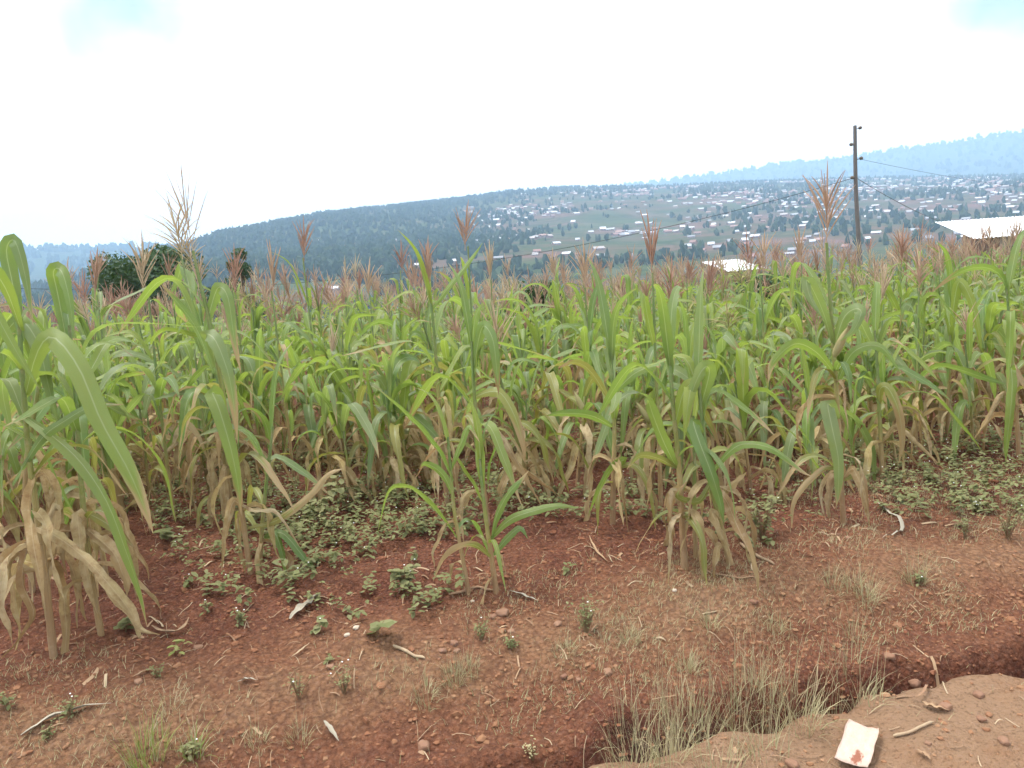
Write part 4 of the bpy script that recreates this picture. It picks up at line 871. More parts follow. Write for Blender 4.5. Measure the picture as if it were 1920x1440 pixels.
# ---- the field behind, nearest 270 as plants of their own
FRONTLINE = np.array([(-9, 2.9), (-2.3, 3.8), (-1.7, 4.6), (-.7, 4.95), (.3, 4.55), (1.2, 4.35), (2.2, 4.75), (3.0, 5.2), (3.9, 5.5), (9, 7.8)])
cand = []
fr = random.Random(91)
rowd = unit(np.array([1.0, .34])); rown = np.array([-rowd[1], rowd[0]])
for i in range(-14, 60):
    for j in range(-70, 75):
        c = rowd * (j * .40 + fr.gauss(0, .08)) + rown * (i * .66 + fr.gauss(0, .08))
        for q in range(1 if fr.random() < (.62 if i > 9 else .3) else 2):
            x = c[0] + fr.gauss(0, .05); y = c[1] + fr.gauss(0, .05)
            fl = np.interp(x, FRONTLINE[:, 0], FRONTLINE[:, 1])
            back = 23 + 2.5 * math.sin(x * .5) + (0 if x > -4 else (x + 4) * .9)
            if y < fl or y > max(back, 9): continue
            if fr.random() < .10: continue
            if min((x - hx) ** 2 + (y - hy) ** 2 for hx, hy in HERO_XY) < .25 ** 2: continue
            px, py, dz = project(x, y, gz(x, y, False) + .9)
            if px < -220 or px > 2140: continue
            cand.append((float(dz), x, y, float(px)))
cand.sort()
def height(x, y): return .80 + .26 * float(vnoise(np.array(x / 2.2), np.array(y / 2.2), 33)) + fr.gauss(0, .14) + (.14 if x < -1.2 else .10 if x > 6.5 else 0)
NIND = 255; m_items = []
for n, (dz, x, y, px) in enumerate(cand[:NIND]):
    h = max(.56, height(x, y)); side = [w_ for lim_, w_ in ((150, 'behind the left edge clump'), (330, 'right of the left edge clump'), (520, 'behind the tallest-tassel plant'), (700, 'behind the left weeds'), (840, 'behind the right weeds'), (980, 'behind the young maize'), (1200, 'right of the young maize'), (1400, 'behind the three-stalk clump'), (1530, 'left of the lone tasselled maize'), (1680, 'behind the lone tasselled maize'), (1800, 'right of the lone tasselled maize'), (9999, 'near the right edge')) if px < lim_][0]
    tass = fr.random() < (.14 if dz < 6.5 else .48)
    if tass: h += fr.uniform(.0, .42)
    band = 'second-row' if dz < 5.3 else 'third-row' if dz < 5.9 else 'fourth-row' if dz < 6.5 else 'fifth-row' if dz < 7.1 else 'sixth-row' if dz < 7.7 else 'seventh-row' if dz < 8.4 else 'eighth-row'
    hs = 'tall' if h > .98 else 'short' if h < .78 else 'mid-height'
    lab = f'{hs} {"tasselled" if tass else "tassel-less"} {band} maize plant {side}'
    o = maize(x, y, h, lab, 'maize plants of the field behind the front row', fr.choice([0, 1, 2, 3, 4, 5, 7, 7, 3, 6]) if tass else None, big=fr.uniform(.88, 1.1), dry=fr.uniform(.24, .42), rg=fr, ear=fr.random() < .12, extra=4 if dz < 6.2 else 3 if dz < 7.5 else 1); m_items.append((o, lab, px))

single_out(m_items)
# ---- the rest of the field: one mass
LOW = {k: [leaf_geo(**{**p, 'seg': 6, 'cols': 2}) for p in ps] for k, ps in LEAFP.items()}
LOWT = []
for i in range(5):
    mb = MB(); tassel_geo(mb, 400 + i, L=.42, nb=11, spread=(1.0, .7, 1.3, .9, .6)[i], k=3, seg=3, rad=.0046, droop=.5); LOWT.append((np.concatenate(mb.v), np.concatenate(mb.f)))
far = MB(); SLOT = {'leaf': 0, 'half': 1, 'dry': 2, 'stalk': 3, 'tassel': 4}
rf = random.Random(17)
for (dz, x, y, px) in cand[NIND:]:
    z0 = float(gz(x, y, False)); h = max(.60, height(x, y)); lx, ly = rf.gauss(0, .09), rf.gauss(0, .09)
    tass = rf.random() < (.5 if dz < 12 else .74)
    if tass: h += rf.uniform(.0, .42)
    base = np.array([x, y, z0])
    def put(v): return v + base + np.stack([v[:, 2] * lx, v[:, 2] * ly, 0 * v[:, 2]], 1)
    v, f, uv = tube(np.array([(0, 0, 0), (0, 0, h * .5), (0, 0, h * 1.1)]), [.012, .010, .006], 4); far.add(put(v), f, uv, rf.random(), 3)
    for (k, vi, zz, az, sc) in leaf_plan(rf, h, rf.randint(7, 9), rf.uniform(.9, 1.1)):
        v, f, uv = LOW[k][vi]; c, s = math.cos(az) * sc, math.sin(az) * sc
        w = np.stack([v[:, 0] * c - v[:, 1] * s, v[:, 0] * s + v[:, 1] * c, v[:, 2] * sc + zz], 1)
        far.add(put(w), f, uv, rf.random(), SLOT[LMAT[k]])
    if tass:
        v, f = LOWT[rf.randrange(5)]; a = rf.uniform(0, 6.28); c, s = math.cos(a), math.sin(a); q = rf.uniform(.7, 1.35)
        w = np.stack([(v[:, 0] * c - v[:, 1] * s) * q, (v[:, 0] * s + v[:, 1] * c) * q, v[:, 2] * q + h * 1.08], 1); far.add(put(w), f, None, rf.random(), 4)
tag(obj('maize_field', far.mesh('maize_field', [M['leaf'], M['half'], M['dry'], M['stalk'], M['tassel']])), 'dense mass of maize with brown tassels filling the back of the field', 'maize field', kind='stuff')

# ------------------------------------------------------------------ trees and shrubs beyond the field
def leafy_tree(name, label, cat, px, py_top, y, height_, width, mat, seed, nleaf=5200, leaf=.16, shape='round', group=None):
    top = at_y(px, py_top, y); base = np.array([top[0], y, top[2] - height_]); rg = np.random.default_rng(seed)
    o = thing(name, label, cat, base, None, group)
    mb = MB(); th = height_ * .45
    mb.add(*tube(np.array([(0, 0, -.2), (.03, 0, th * .5), (0, .04, th), (.05, 0, height_ * .8)]), [width * .05, width * .04, width * .032, width * .01], 8)); obj('trunk', mb.mesh('trunk', M['bark']), o)
    cl = []
    lb = MB()
    for i in range(16):
        a = i * 2.4 + rg.uniform(-.4, .4); f = rg.uniform(.25, 1.0)
        if shape == 'round': cz = height_ * rg.uniform(.36, .86); rr = width * .5 * math.sqrt(max(.05, 1 - ((cz / height_ - .55) / .5) ** 2)) * f * .8
        else: cz = height_ * rg.uniform(.25, .9); rr = width * .5 * (1.05 - cz / height_) * f * 1.2
        c = np.array([rr * math.cos(a), rr * math.sin(a), cz]); cl.append((c, width * rg.uniform(.13, .24) * (1 if shape == 'round' else .8)))
        lb = MB(); lb.add(*tube(np.array([(0, 0, min(th, cz * .7)), c * np.array([.5, .5, 0]) + np.array([0, 0, cz * .85]), c]), [width * .02, width * .012, .006], 5)); obj('limb', lb.mesh('limb', M['bark']), o)
    mb = MB(); q = np.array([(-.5, 0, 0), (0, -.26, .05), (.5, 0, -.06), (0, .26, .05)])
    n = nleaf; ci = rg.integers(0, len(cl), n); V = []; 
    for i in range(n):
        c, r = cl[ci[i]]; d = unit(rg.standard_normal(3)); p = c + d * r * rg.uniform(.55, 1.08) * np.array([1, 1, .8])
        a = rg.uniform(0, 6.28); e = unit(d + .9 * rg.standard_normal(3)); t = unit(np.cross(e, rg.standard_normal(3))); b = np.cross(e, t); sz = leaf * rg.uniform(.6, 1.3)
        V.append(p + sz * (q[:, :1] * t + q[:, 1:2] * b + q[:, 2:] * e))
    V = np.concatenate(V); mb.add(V, np.arange(4 * n).reshape(n, 4)); mb.tone = [np.repeat(np.repeat(rg.random(len(cl)) * .6, 1)[ci] + rg.random(n) * .4, 4)]
    obj('crown', mb.mesh('crown', mat, False), o); return o
leafy_tree('broadleaf_tree', 'dark rounded tree beyond the tassels at the left', 'tree', 264, 440, 27, 4.6, 4.2, M['crown'], 3, 7500, .18)
leafy_tree('broadleaf_tree', 'small pointed tree right of the dark rounded tree', 'tree', 442, 452, 24, 3.8, 2.0, M['crown'], 8, 2600, .13, 'cone')
leafy_tree('leafy_shrub', 'dark green leafy shrub in the field left of the pole', 'shrub', 1455, 500, 15, 1.55, 1.5, M['crown_light'], 12, 2200, .13)
leafy_tree('leafy_shrub', 'dark leafy shrub rising behind the maize in the middle', 'shrub', 1010, 514, 18, 1.5, 1.2, M['crown'], 15, 1500, .14)
leafy_tree('leafy_shrub', 'deep green shrub among the maize right of the middle', 'shrub', 975, 560, 12, 1.1, .7, M['crown_light'], 18, 900, .11)

# ------------------------------------------------------------------ power pole and lines
PY = 29.0
ptop = at_y(1602, 236, PY); pbot = at_y(1609, 430, PY); pd = (pbot - ptop) / (ptop[2] - pbot[2]); gzp = float(gz(ptop[0], PY, False)) - .3
pb = ptop + pd * (ptop[2] - gzp)
po = thing('utility_pole', 'weathered wooden power pole with four small insulators', 'pole', pb)
mb = MB(); s = np.linspace(0, 1, 12)[:, None]; path = pb + (ptop - pb) * s - pb; path[:, 0] += .03 * np.sin(s[:, 0] * 7)
mb.add(*tube(path, np.interp(s[:, 0], [0, 1], [.095, .062]), 12)); tv = path[-1]; mb.add(*tube(np.array([tv, tv + (0, 0, .03)]), [.062, .004], 12)); obj('shaft', mb.mesh('shaft', M['wood']), po)
att = []
for (px, py, sx) in ((1609, 241, 1), (1597, 272, -1), (1611, 298, 1), (1599, 334, -1)):
    p = at_y(px, py, PY) - pb; mb = MB(); q = np.linspace(0, 1, 9)
    ax = np.stack([p[0] + sx * (.015 + q * .13) - sx * .03, p[1] - .06 + 0 * q, p[2] + .03 * q], 1)
    mb.add(*tube(ax, [.02, .055, .062, .045, .062, .068, .05, .045, .01], 10)); ins = obj('insulator', mb.mesh('insulator', M['porcelain']), po)
    mb = MB(); fx = np.interp(p[2], path[:, 2], path[:, 0]); mb.add(*tube(np.array([(fx, -.02, p[2] - .02), (p[0], p[1] - .05, p[2])]), .012, 6)); obj('bracket', mb.mesh('bracket', M['cable']), ins)
    att.append(p + pb)
def wire(label, a, b, sag, r=.014):
    q = np.linspace(0, 1, 40)[:, None]; a = np.asarray(a); b = np.asarray(b); p = a + (b - a) * q - np.array([0, 0, 1.0]) * sag * 4 * q * (1 - q)
    mb = MB(); mb.add(*tube(p - p[0], r, 5)); return tag(obj('power_cable', mb.mesh('cable', M['cable']), None, p[0]), label, 'cable')
wire('long dark cable sagging left from the pole across the field', att[3], at_y(-150, 530, 30), 1.62, .009)
wire('twisted cable dropping right from the pole towards the metal roof', at_y(1608, 335, PY), at_y(1835, 436, 44), .30, .010)
wire('thin faint wire running right from the third insulator', att[2], at_y(2150, 345, 70), .8, .006)

# ------------------------------------------------------------------ metal-roofed buildings below the field
def shed(name, label, corners, hwall, roofmat, wallmat, ridge_back, pitch_up):
    """corners: front-left eave and front-right eave points; a lean-to roof rising to the back, corrugated sheets"""
    a, b = corners; a = np.asarray(a); b = np.asarray(b); ex = unit(b - a); L = np.linalg.norm(b - a); ey = np.array([-ex[1], ex[0], 0]); ey = unit(ey)
    o = thing(name, label, 'building', (a[0], a[1], a[2] - hwall), (0, 0, math.atan2(ex[1], ex[0])))
    n = int(L / .9); bk = ridge_back
    for i in range(n):
        x0 = -.3 + i * (L + .6) / n; x1 = -.3 + (i + 1) * (L + .6) / n + .05; m = 13; mb = MB()
        xs = np.linspace(x0, x1, m); zz = .02 * np.sin(np.arange(m) * math.pi / 1.5) + .004 * (i % 2)
        top = np.stack([np.stack([xs, np.full(m, -.35), hwall - .35 * pitch_up / bk + zz], 1), np.stack([xs, np.full(m, bk), hwall + pitch_up + zz], 1)], 0)
        mb.add(top.reshape(-1, 3), grid_faces(2, m)); mb.add(top.reshape(-1, 3) - [0, 0, .012], grid_faces(2, m)[:, ::-1])
        obj('roof_sheet', mb.mesh('roof_sheet', roofmat), o)
    mb = MB()
    x_w = 1.5 if L > 6 else .3
    v, f = box(x_w, L, 0, .22, -1.0, hwall - .04); mb.add(v, f)
    for x0 in (x_w, L - .22):
        v, f = box(x0, x0 + .22, .22, bk - .1, -1.0, hwall - .04); v[4:, 2] = hwall - .06 + v[4:, 1] * pitch_up / bk; mb.add(v, f)
    for bx in ((x_w, L, bk - .1, bk + .1),):
        v, f = box(bx[0], bx[1], bx[2], bx[3], -1.0, hwall + pitch_up - .08); mb.add(v, f)
    wo = obj('wall', mb.mesh('wall', wallmat, False), o)
    mb = MB()
    for i in range(3):
        x0 = L * (.2 + .28 * i); v, f = box(x0, x0 + .9, -.03, .05, hwall * .35, hwall * .75); 
        m2 = MB(); m2.add(v, f); obj('window', m2.mesh('window', M['dark'], False), wo)
    return o
shed('brick_shed', 'brick building with a long white metal roof at the right edge', (at_y(1826, 443, 42), at_y(2120, 424, 43)), 2.6, M['corrugated'], M['brick'], 2.8, .95)
shed('brick_shed', 'low building under a bright white roof left of the pole', (at_y(1366, 506, 50), at_y(1424, 502, 51)), 2.4, M['corrugated'], M['wall_tan'], 2.4, .6)

# ------------------------------------------------------------------ ground cover, stones, litter
def foreground(n, seed, x0=-3.2, x1=5.2, y0=1.75, y1=7.5):
    rg = np.random.default_rng(seed); x = rg.uniform(x0, x1, n); y = rg.uniform(y0, y1, n)
    px, py, dz = project(x, y, gz(x, y, False)); k = (px > -260) & (px < 2180) & (py < 1640); x, y = x[k], y[k]
    u, t = uv_ditch(x, y); return x, y, u, t, rg
# soil clods and pebbles
x, y, u, t, rg = foreground(95000, 5, y1=5.8)
keep = rg.random(len(x)) < (.35 + .9 * (fbm(x, y, .55, 2, 171) + .35)) * np.clip(.30 + .40 * sstep(.7, 1.5, u) - .2 * sstep(4.2, 6, y) + .25 * (np.abs(u - .35) < .3) - .2 * (u < -.1), .07, 1); x, y, u = x[keep], y[keep], u[keep]
z = gz(x, y); size = .0032 + .010 * rg.random(len(x)) ** 2.8 + .014 * (rg.random(len(x)) > .97) * rg.random(len(x))
TN = sstep(.55, 1.7, u) * .85 + .5 * sstep(-.12, .05, u) * sstep(.75, .25, u)
V = []; Fc = []; T = []
shapes = [ICO_V * (1 + .22 * rg.standard_normal((12, 1))) * np.array([1, rg.uniform(.6, .95), rg.uniform(.45, .8)]) for _ in range(10)]
for i in range(len(x)):
    a = rg.random() * 6.28; c, s = math.cos(a), math.sin(a); b = shapes[i % 10] * size[i]
    V.append(np.stack([b[:, 0] * c - b[:, 1] * s + x[i], b[:, 0] * s + b[:, 1] * c + y[i], b[:, 2] + z[i] + size[i] * .18], 1)); Fc.append(ICO_F + 12 * i); T.append(np.full(12, np.clip(.62 - .45 * float(TN[i]) + .09 * rg.standard_normal(), 0, .99)))
mb = MB(); mb.add(np.concatenate(V), np.concatenate(Fc)); mb.tone = [np.concatenate(T)]
tag(obj('soil_clods', mb.mesh('soil_clods', M['clod'], False)), 'loose reddish clods and grit strewn over the soil', 'soil clods', kind='stuff')

# dry leaf litter and straw
x, y, u, t, rg = foreground(6500, 6, y1=7.0); keep = (u > -.6) & (rg.random(len(x)) < np.clip(.35 + .5 * sstep(.6, 1.6, u), 0, 1)); x, y, u = x[keep], y[keep], u[keep]; z = gz(x, y)
mb = MB()
for i in range(len(x)):
    L = rg.uniform(.02, .12); a = rg.uniform(0, 6.28); cu = rg.normal(0, .35); q = np.linspace(0, 1, 5); an = a + cu * q; w = rg.uniform(.0008, .0022) * (3.0 if rg.random() < .12 else 1)
    P = np.stack([x[i] + np.cumsum(np.cos(an)) * L / 5, y[i] + np.cumsum(np.sin(an)) * L / 5, 0 * q], 1); P[:, 2] = gz(P[:, 0], P[:, 1]) + .004 + .010 * np.sin(q * 3.1) * rg.random()
    sd = np.stack([-np.sin(an), np.cos(an), rg.uniform(-.6, .6) + 0 * an], 1) * w
    mb.add(np.concatenate([P - sd, P + sd]), np.array([(k, k + 1, k + 6, k + 5) for k in range(4)]), None, rg.random())
tag(obj('dry_litter', mb.mesh('dry_litter', M['straw'])), 'thin dry straw and leaf scraps littering the red soil', 'litter', kind='stuff')

# low weeds
def leaf_small(shape):
    if shape == 'ovate': p = [(0, 0, 0), (.35, -.30, .05), (.75, -.22, .02), (1, 0, -.10), (.75, .22, .02), (.35, .30, .05), (.45, 0, -.02)]
    else: p = [(0, 0, 0), (.1, -.42, .06), (.65, -.38, .02), (1, 0, -.08), (.65, .38, .02), (.1, .42, .06), (.42, 0, -.05)]
    return np.array(p), np.array([(0, 1, 6), (1, 2, 6), (2, 3, 6), (3, 4, 6), (4, 5, 6), (5, 0, 6)])
def orient(v, az, el, sc, p):
    c, s = math.cos(el), math.sin(el); w = np.stack([v[:, 0] * c - v[:, 2] * s, v[:, 1], v[:, 0] * s + v[:, 2] * c], 1) * sc
    c, s = math.cos(az), math.sin(az); return np.stack([w[:, 0] * c - w[:, 1] * s, w[:, 0] * s + w[:, 1] * c, w[:, 2]], 1) + p
LV = {k: leaf_small(k) for k in ('ovate', 'heart')}
def weed_into(fol, stem, fl, base, rg, h, n, lf, flowers=.15, m=0, shape='ovate'):
    tone0 = rg.random(); ns = max(2, int(n / 6))
    for k in range(ns):
        a = rg.uniform(0, 6.28); sp = rg.uniform(.1, .75); hh = h * rg.uniform(.5, 1.0)
        tip = base + np.array([math.cos(a) * sp * hh, math.sin(a) * sp * hh, hh])
        if stem is not None: stem.add(*tube(np.array([base - (0, 0, .01), base * .5 + tip * .5 + np.array([0, 0, hh * .1]), tip]), [.0022, .0018, .001], 3), tone=rg.random(), m=2 if stem is fol else 0)
        for q in range(max(3, int(n / ns))):
            f = rg.uniform(.25, 1.05); p = base + (tip - base) * f + rg.standard_normal(3) * .008 + np.array([0, 0, hh * .1 * math.sin(min(f, 1) * 3.1)])
            v, fc = LV[shape]; fol.add(orient(v, rg.uniform(0, 6.28), rg.uniform(-.6, .35), lf * rg.uniform(.55, 1.15), p), fc, None, (tone0 * .5 + rg.random() * .5) % 1.0, m)
        if fl is not None and rg.random() < flowers:
            p = tip + (0, 0, .012); fl.add(ICO_V * np.array([.0038, .0038, .0025]) + p, ICO_F, None, .3, 1 if fl is fol else 0)
x, y, u, t, rg = foreground(13000, 8, -4.2, 6.5, 2.7, 8.5)
px, py, dz = project(x, y, gz(x, y, False))
inside = np.zeros(len(x))
for (cx, cy, rx, ry, wt) in ((660, 1010, 210, 120, .9), (760, 1090, 110, 50, .9), (540, 960, 150, 70, .8), (1430, 960, 100, 60, .75), (1010, 930, 130, 50, .5), (1830, 870, 150, 70, .55), (1750, 930, 170, 40, .6), (1850, 950, 120, 35, .8), (330, 980, 90, 60, .5), (1220, 950, 100, 40, .55), (700, 900, 500, 60, .4), (1250, 850, 800, 80, .55), (430, 1080, 90, 60, .3), (300, 930, 200, 60, .4), (1600, 900, 300, 60, .35)):
    inside = np.maximum(inside, wt * np.clip(1.35 - np.hypot((px - cx) / rx, (py - cy) / ry), 0, 1) / .6)
keep = (u > .8) & (rg.random(len(x)) < np.clip(inside, 0, .95) * (.18 + .85 * (fbm(x, y, .5, 3, 88) > -.05))); x, y = x[keep], y[keep]; z = gz(x, y)
mb = MB()
for i in range(len(x)): weed_into(mb, None, mb, np.array([x[i], y[i], z[i]]), rg, rg.uniform(.06, .21), rg.integers(7, 17), rg.uniform(.026, .05), .07)
tag(obj('weed_cover', mb.mesh('weed_cover', [M['weed'], M['flower'], M['weed_stem']], False)), 'low grey-green weeds with tiny white flowers between the maize', 'weeds', kind='stuff')

# larger weeds, one by one
def weed(label, px, py, h, n, lf, shape='ovate', flowers=.1, name='weed_plant', cat='weed', mat='weed'):
    b = gp(px, py); rg = np.random.default_rng(int(px * 7 + py)); o = thing(name, label, cat, b)
    st = MB(); fo = MB(); fl = MB(); weed_into(fo, st, fl, np.zeros(3), rg, h, n, lf, flowers, 0, shape)
    obj('stem', st.mesh('weed_stem', M['weed_stem']), o); obj('foliage', fo.mesh('weed_foliage', M[mat], False), o)
    if fl.n: obj('flower', fl.mesh('weed_flower', M['flower'], False), o)
    return o
weed('bushy grey-green weed on a bare stem left of the lone tasselled maize', 1430, 1012, .26, 150, .036)
weed('broad-leaved weed at the front of the weed patch with big pale leaves', 705, 1195, .11, 9, .075, 'heart', 0)
weed('small weed with rounded leaves beside the grey fallen leaf', 590, 1190, .10, 14, .045, 'heart')
weed('leafy weed with white flowers in the middle of the weed patch', 760, 1105, .16, 60, .045, 'heart', .6)
weed('upright weed with pale round leaves behind the weed patch', 600, 985, .30, 40, .06, 'heart', .1)
weed('tall leafy weed at the back of the weed patch', 655, 960, .26, 44, .055, 'heart', .1)
weed('round-leaved creeper left of the weed patch', 320, 1015, .10, 18, .065, 'heart', 0)
weed('small dark weed under the left edge maize clump', 235, 1185, .10, 10, .06, 'heart', 0)
weed('feathery grey-green weed on the path edge right of the young maize', 1100, 1190, .17, 130, .018, 'ovate', .1)
weed('fine-leaved grey weed on the bank below the young maize', 905, 1200, .09, 60, .016)
weed('tiny bushy weed on the bare soil at the left', 298, 1270, .07, 45, .016)
weed('little rosette weed left of centre on the path', 620, 1240, .035, 12, .03)
weed('green rosette weed on bare red soil right of the young maize', 1065, 1075, .05, 16, .03)
weed('pale weed on the path near the left bottom corner', 130, 1345, .09, 50, .022)
weed('bright green weed at the left border near the bottom', 15, 1330, .09, 40, .026)
weed('low sprawling weed beside the fallen pale leaf', 90, 1385, .05, 40, .02)
weed('greyish spindly weed on the dry bank near the centre bottom', 560, 1310, .12, 60, .014)
weed('grey spindly weed at the bank left of centre', 645, 1300, .12, 60, .014)
weed('grey fuzzy weed beside the right picture edge', 1890, 1010, .17, 130, .016)
weed('grey twiggy weed on the bank at the right', 1810, 1010, .13, 80, .016)
weed('dark green low weed at the bank top right of the big grass', 1725, 1095, .06, 50, .024)
weed('white-flowered creeping weed near the right edge', 1830, 960, .06, 70, .028, 'ovate', .9)
weed('yellowish dried weed below the left clump', 335, 1225, .07, 14, .04, 'ovate', 0, mat='grass_green')
weed('pale sprig growing in the ditch at the bottom', 1000, 1425, .08, 36, .012, mat='grass_grey')
weed('clover-like weed among stones below the young maize', 960, 1215, .05, 60, .018)
weed('low weed cluster left of the grey fallen leaf', 450, 1170, .08, 36, .03, 'ovate', .3)
weed('small weed between the left clump and the tall tassel plant', 390, 1150, .07, 24, .03, 'ovate', .4)
weed('dark low weed beside the star-shaped grass tuft', 360, 1420, .06, 50, .024)

# grass
def blade(mb, base, L, a, lean, w, rg, tone, m=0, seg=4):
    q = np.linspace(0, 1, seg + 1); th = lean * (.35 + .9 * q); d = np.stack([np.sin(th) * math.cos(a), np.sin(th) * math.sin(a), np.cos(th)], 1)
    P = base + np.vstack([[0, 0, 0], np.cumsum((d[1:] + d[:-1]) * .5 * L / seg, 0)])
    sd = np.array([-math.sin(a + .6), math.cos(a + .6), 0]) * (w * (1 - .9 * q))[:, None]
    k = np.arange(seg); n = seg + 1; mb.add(np.concatenate([P - sd, P + sd]), np.stack([k, k + 1, k + 1 + n, k + n], 1), None, tone, m)
def tuft(label, px, py, n, L, mat, spread=.05, lean=.5, w=.0022, group=None, dead=.0, tall=0):
    b = gp(px, py); rg = np.random.default_rng(int(px * 3 + py)); o = thing('grass_tuft', label, 'grass', b, None, group); mb = MB()
    for i in range(n):
        a = rg.uniform(0, 6.28); r = spread * 1.25 * math.sqrt(rg.random()); bx, by = r * math.cos(a), r * math.sin(a)
        bz = float(gz(b[0] + bx, b[1] + by)) - b[2] - .005
        long_ = i < tall
        blade(mb, np.array([bx, by, bz]), L * (rg.uniform(1.3, 1.9) if long_ else rg.uniform(.4, 1.0)), a + rg.gauss(0, .5) if hasattr(rg, 'gauss') else a + rg.normal(0, .5), abs(rg.normal(0, lean * (.45 if long_ else 1))) + .08, w * (.6 if long_ else rg.uniform(.6, 1.2)), rg, rg.random(), 1 if (long_ or rg.random() < dead) else 0)
    obj('blades', mb.mesh('grass_blades', [M[mat], M['grass_dry']]), o); return o
tuft('bright green grass tuft at the bottom left', 275, 1425, 110, .17, 'grass_green', .06, .5, .0026, dead=.2)
tuft('star-shaped grass tuft with pale blades at the bottom left', 362, 1412, 60, .13, 'grass_green', .03, 1.0, .0028, dead=.4)
DG = ['front row, leftmost', 'front row, second from the left', 'front row, third from the left', 'front row, left of the middle', 'front row, in the middle', 'front row, right of the middle', 'front row, second from the right', 'front row, rightmost above the card', 'back row, below the bleached dead tuft', 'back row, in the middle', 'back row, right of the middle', 'back row, leftmost', 'short one at the bottom edge', 'short one left of the card', 'back row, rightmost beside the rounded bank stone', 'back row, second from the left']
i = 0
for (px, py, n, L) in ((1185, 1440, 150, .24), (1250, 1420, 170, .26), (1310, 1390, 180, .28), (1375, 1370, 180, .27), (1440, 1360, 190, .27), (1500, 1350, 180, .26), (1560, 1335, 170, .27), (1612, 1318, 120, .18), (1280, 1345, 130, .24), (1400, 1310, 130, .22), (1480, 1300, 130, .22), (1180, 1390, 110, .22), (1345, 1435, 130, .18), (1430, 1405, 130, .16), (1590, 1290, 90, .22), (1225, 1370, 90, .22)):
    i += 1; tuft('pale wispy ditch grass tuft, ' + DG[i - 1], px, py, int(n * .45), L * .82, 'grass_grey', .065, .9, .0019, 'pale grass tufts growing from the ditch', .55, 16)
for (px, py, n, L, lab) in ((1625, 1125, 80, .20, 'light grass tuft on the bank below the lone tasselled maize'), (1600, 1100, 50, .15, 'thin grass tuft left of the light bank tuft'), (1715, 1090, 60, .18, 'grass tuft above the dark weed on the right bank'), (1560, 1095, 40, .12, 'small sparse grass tuft on the bank under the lone maize'),
                            (850, 1275, 90, .12, 'flattened grey grass tuft in the centre of the bank'), (880, 1255, 60, .10, 'low grass tuft beside the stones at the centre bank'), (800, 1310, 70, .10, 'short dry grass tuft below the centre of the bank'), (1060, 1225, 60, .09, 'short grass tuft right of the feathery weed'), (1180, 1200, 60, .10, 'dry grass tuft below the three-stalk clump'),
                            (1330, 1175, 60, .11, 'sparse grass tuft on the bank below the three-stalk clump'), (1450, 1180, 60, .11, 'grey grass tuft on the bank above the big grass clump'), (1290, 1255, 70, .13, 'dead bleached grass tuft at the head of the ditch grass'), (1600, 1190, 40, .12, 'small grass tuft on the red ditch bank'), (320, 1330, 40, .09, 'thin yellowish grass tuft above the bright green one'), (560, 1390, 60, .08, 'low brown grass tuft at the bottom left of centre'), (480, 1390, 60, .08, 'low dry grass tuft at the bottom')):
    tuft(lab, px, py, n, L, 'grass_grey', .035, .95, .0016, dead=.45, tall=3)
# short dry turf of the bank
x, y, u, t, rg = foreground(150000, 12, y1=5.5)
pat = fbm(x, y, .45, 3, 93)
keep = ((u > .35) & (u < 1.5) & (rg.random(len(x)) < np.clip(.30 + 1.5 * pat, 0, 1) * (1 - sstep(1.0, 1.5, u)) * (.6 + .4 * sstep(-2.5, .5, t)))) | ((u > .9) & (t > 1.6) & (u < 2.2) & (rg.random(len(x)) < .25 + pat))
keep |= (u > -.4) & (u < .9) & (rg.random(len(x)) < .03)
x, y = x[keep], y[keep]; z = gz(x, y); mb = MB()
for i in range(len(x)): blade(mb, np.array([x[i], y[i], z[i] - .003]), rg.uniform(.012, .055), rg.uniform(0, 6.28), rg.uniform(.4, 1.5), rg.uniform(.0010, .0022), rg, rg.random(), int(rg.random() < .4), 2)
tag(obj('dry_turf', mb.mesh('dry_turf', [M['grass_dry'], M['grass_grey']])), 'short dry grass stubble on the bank along the ditch', 'dry grass', kind='stuff')

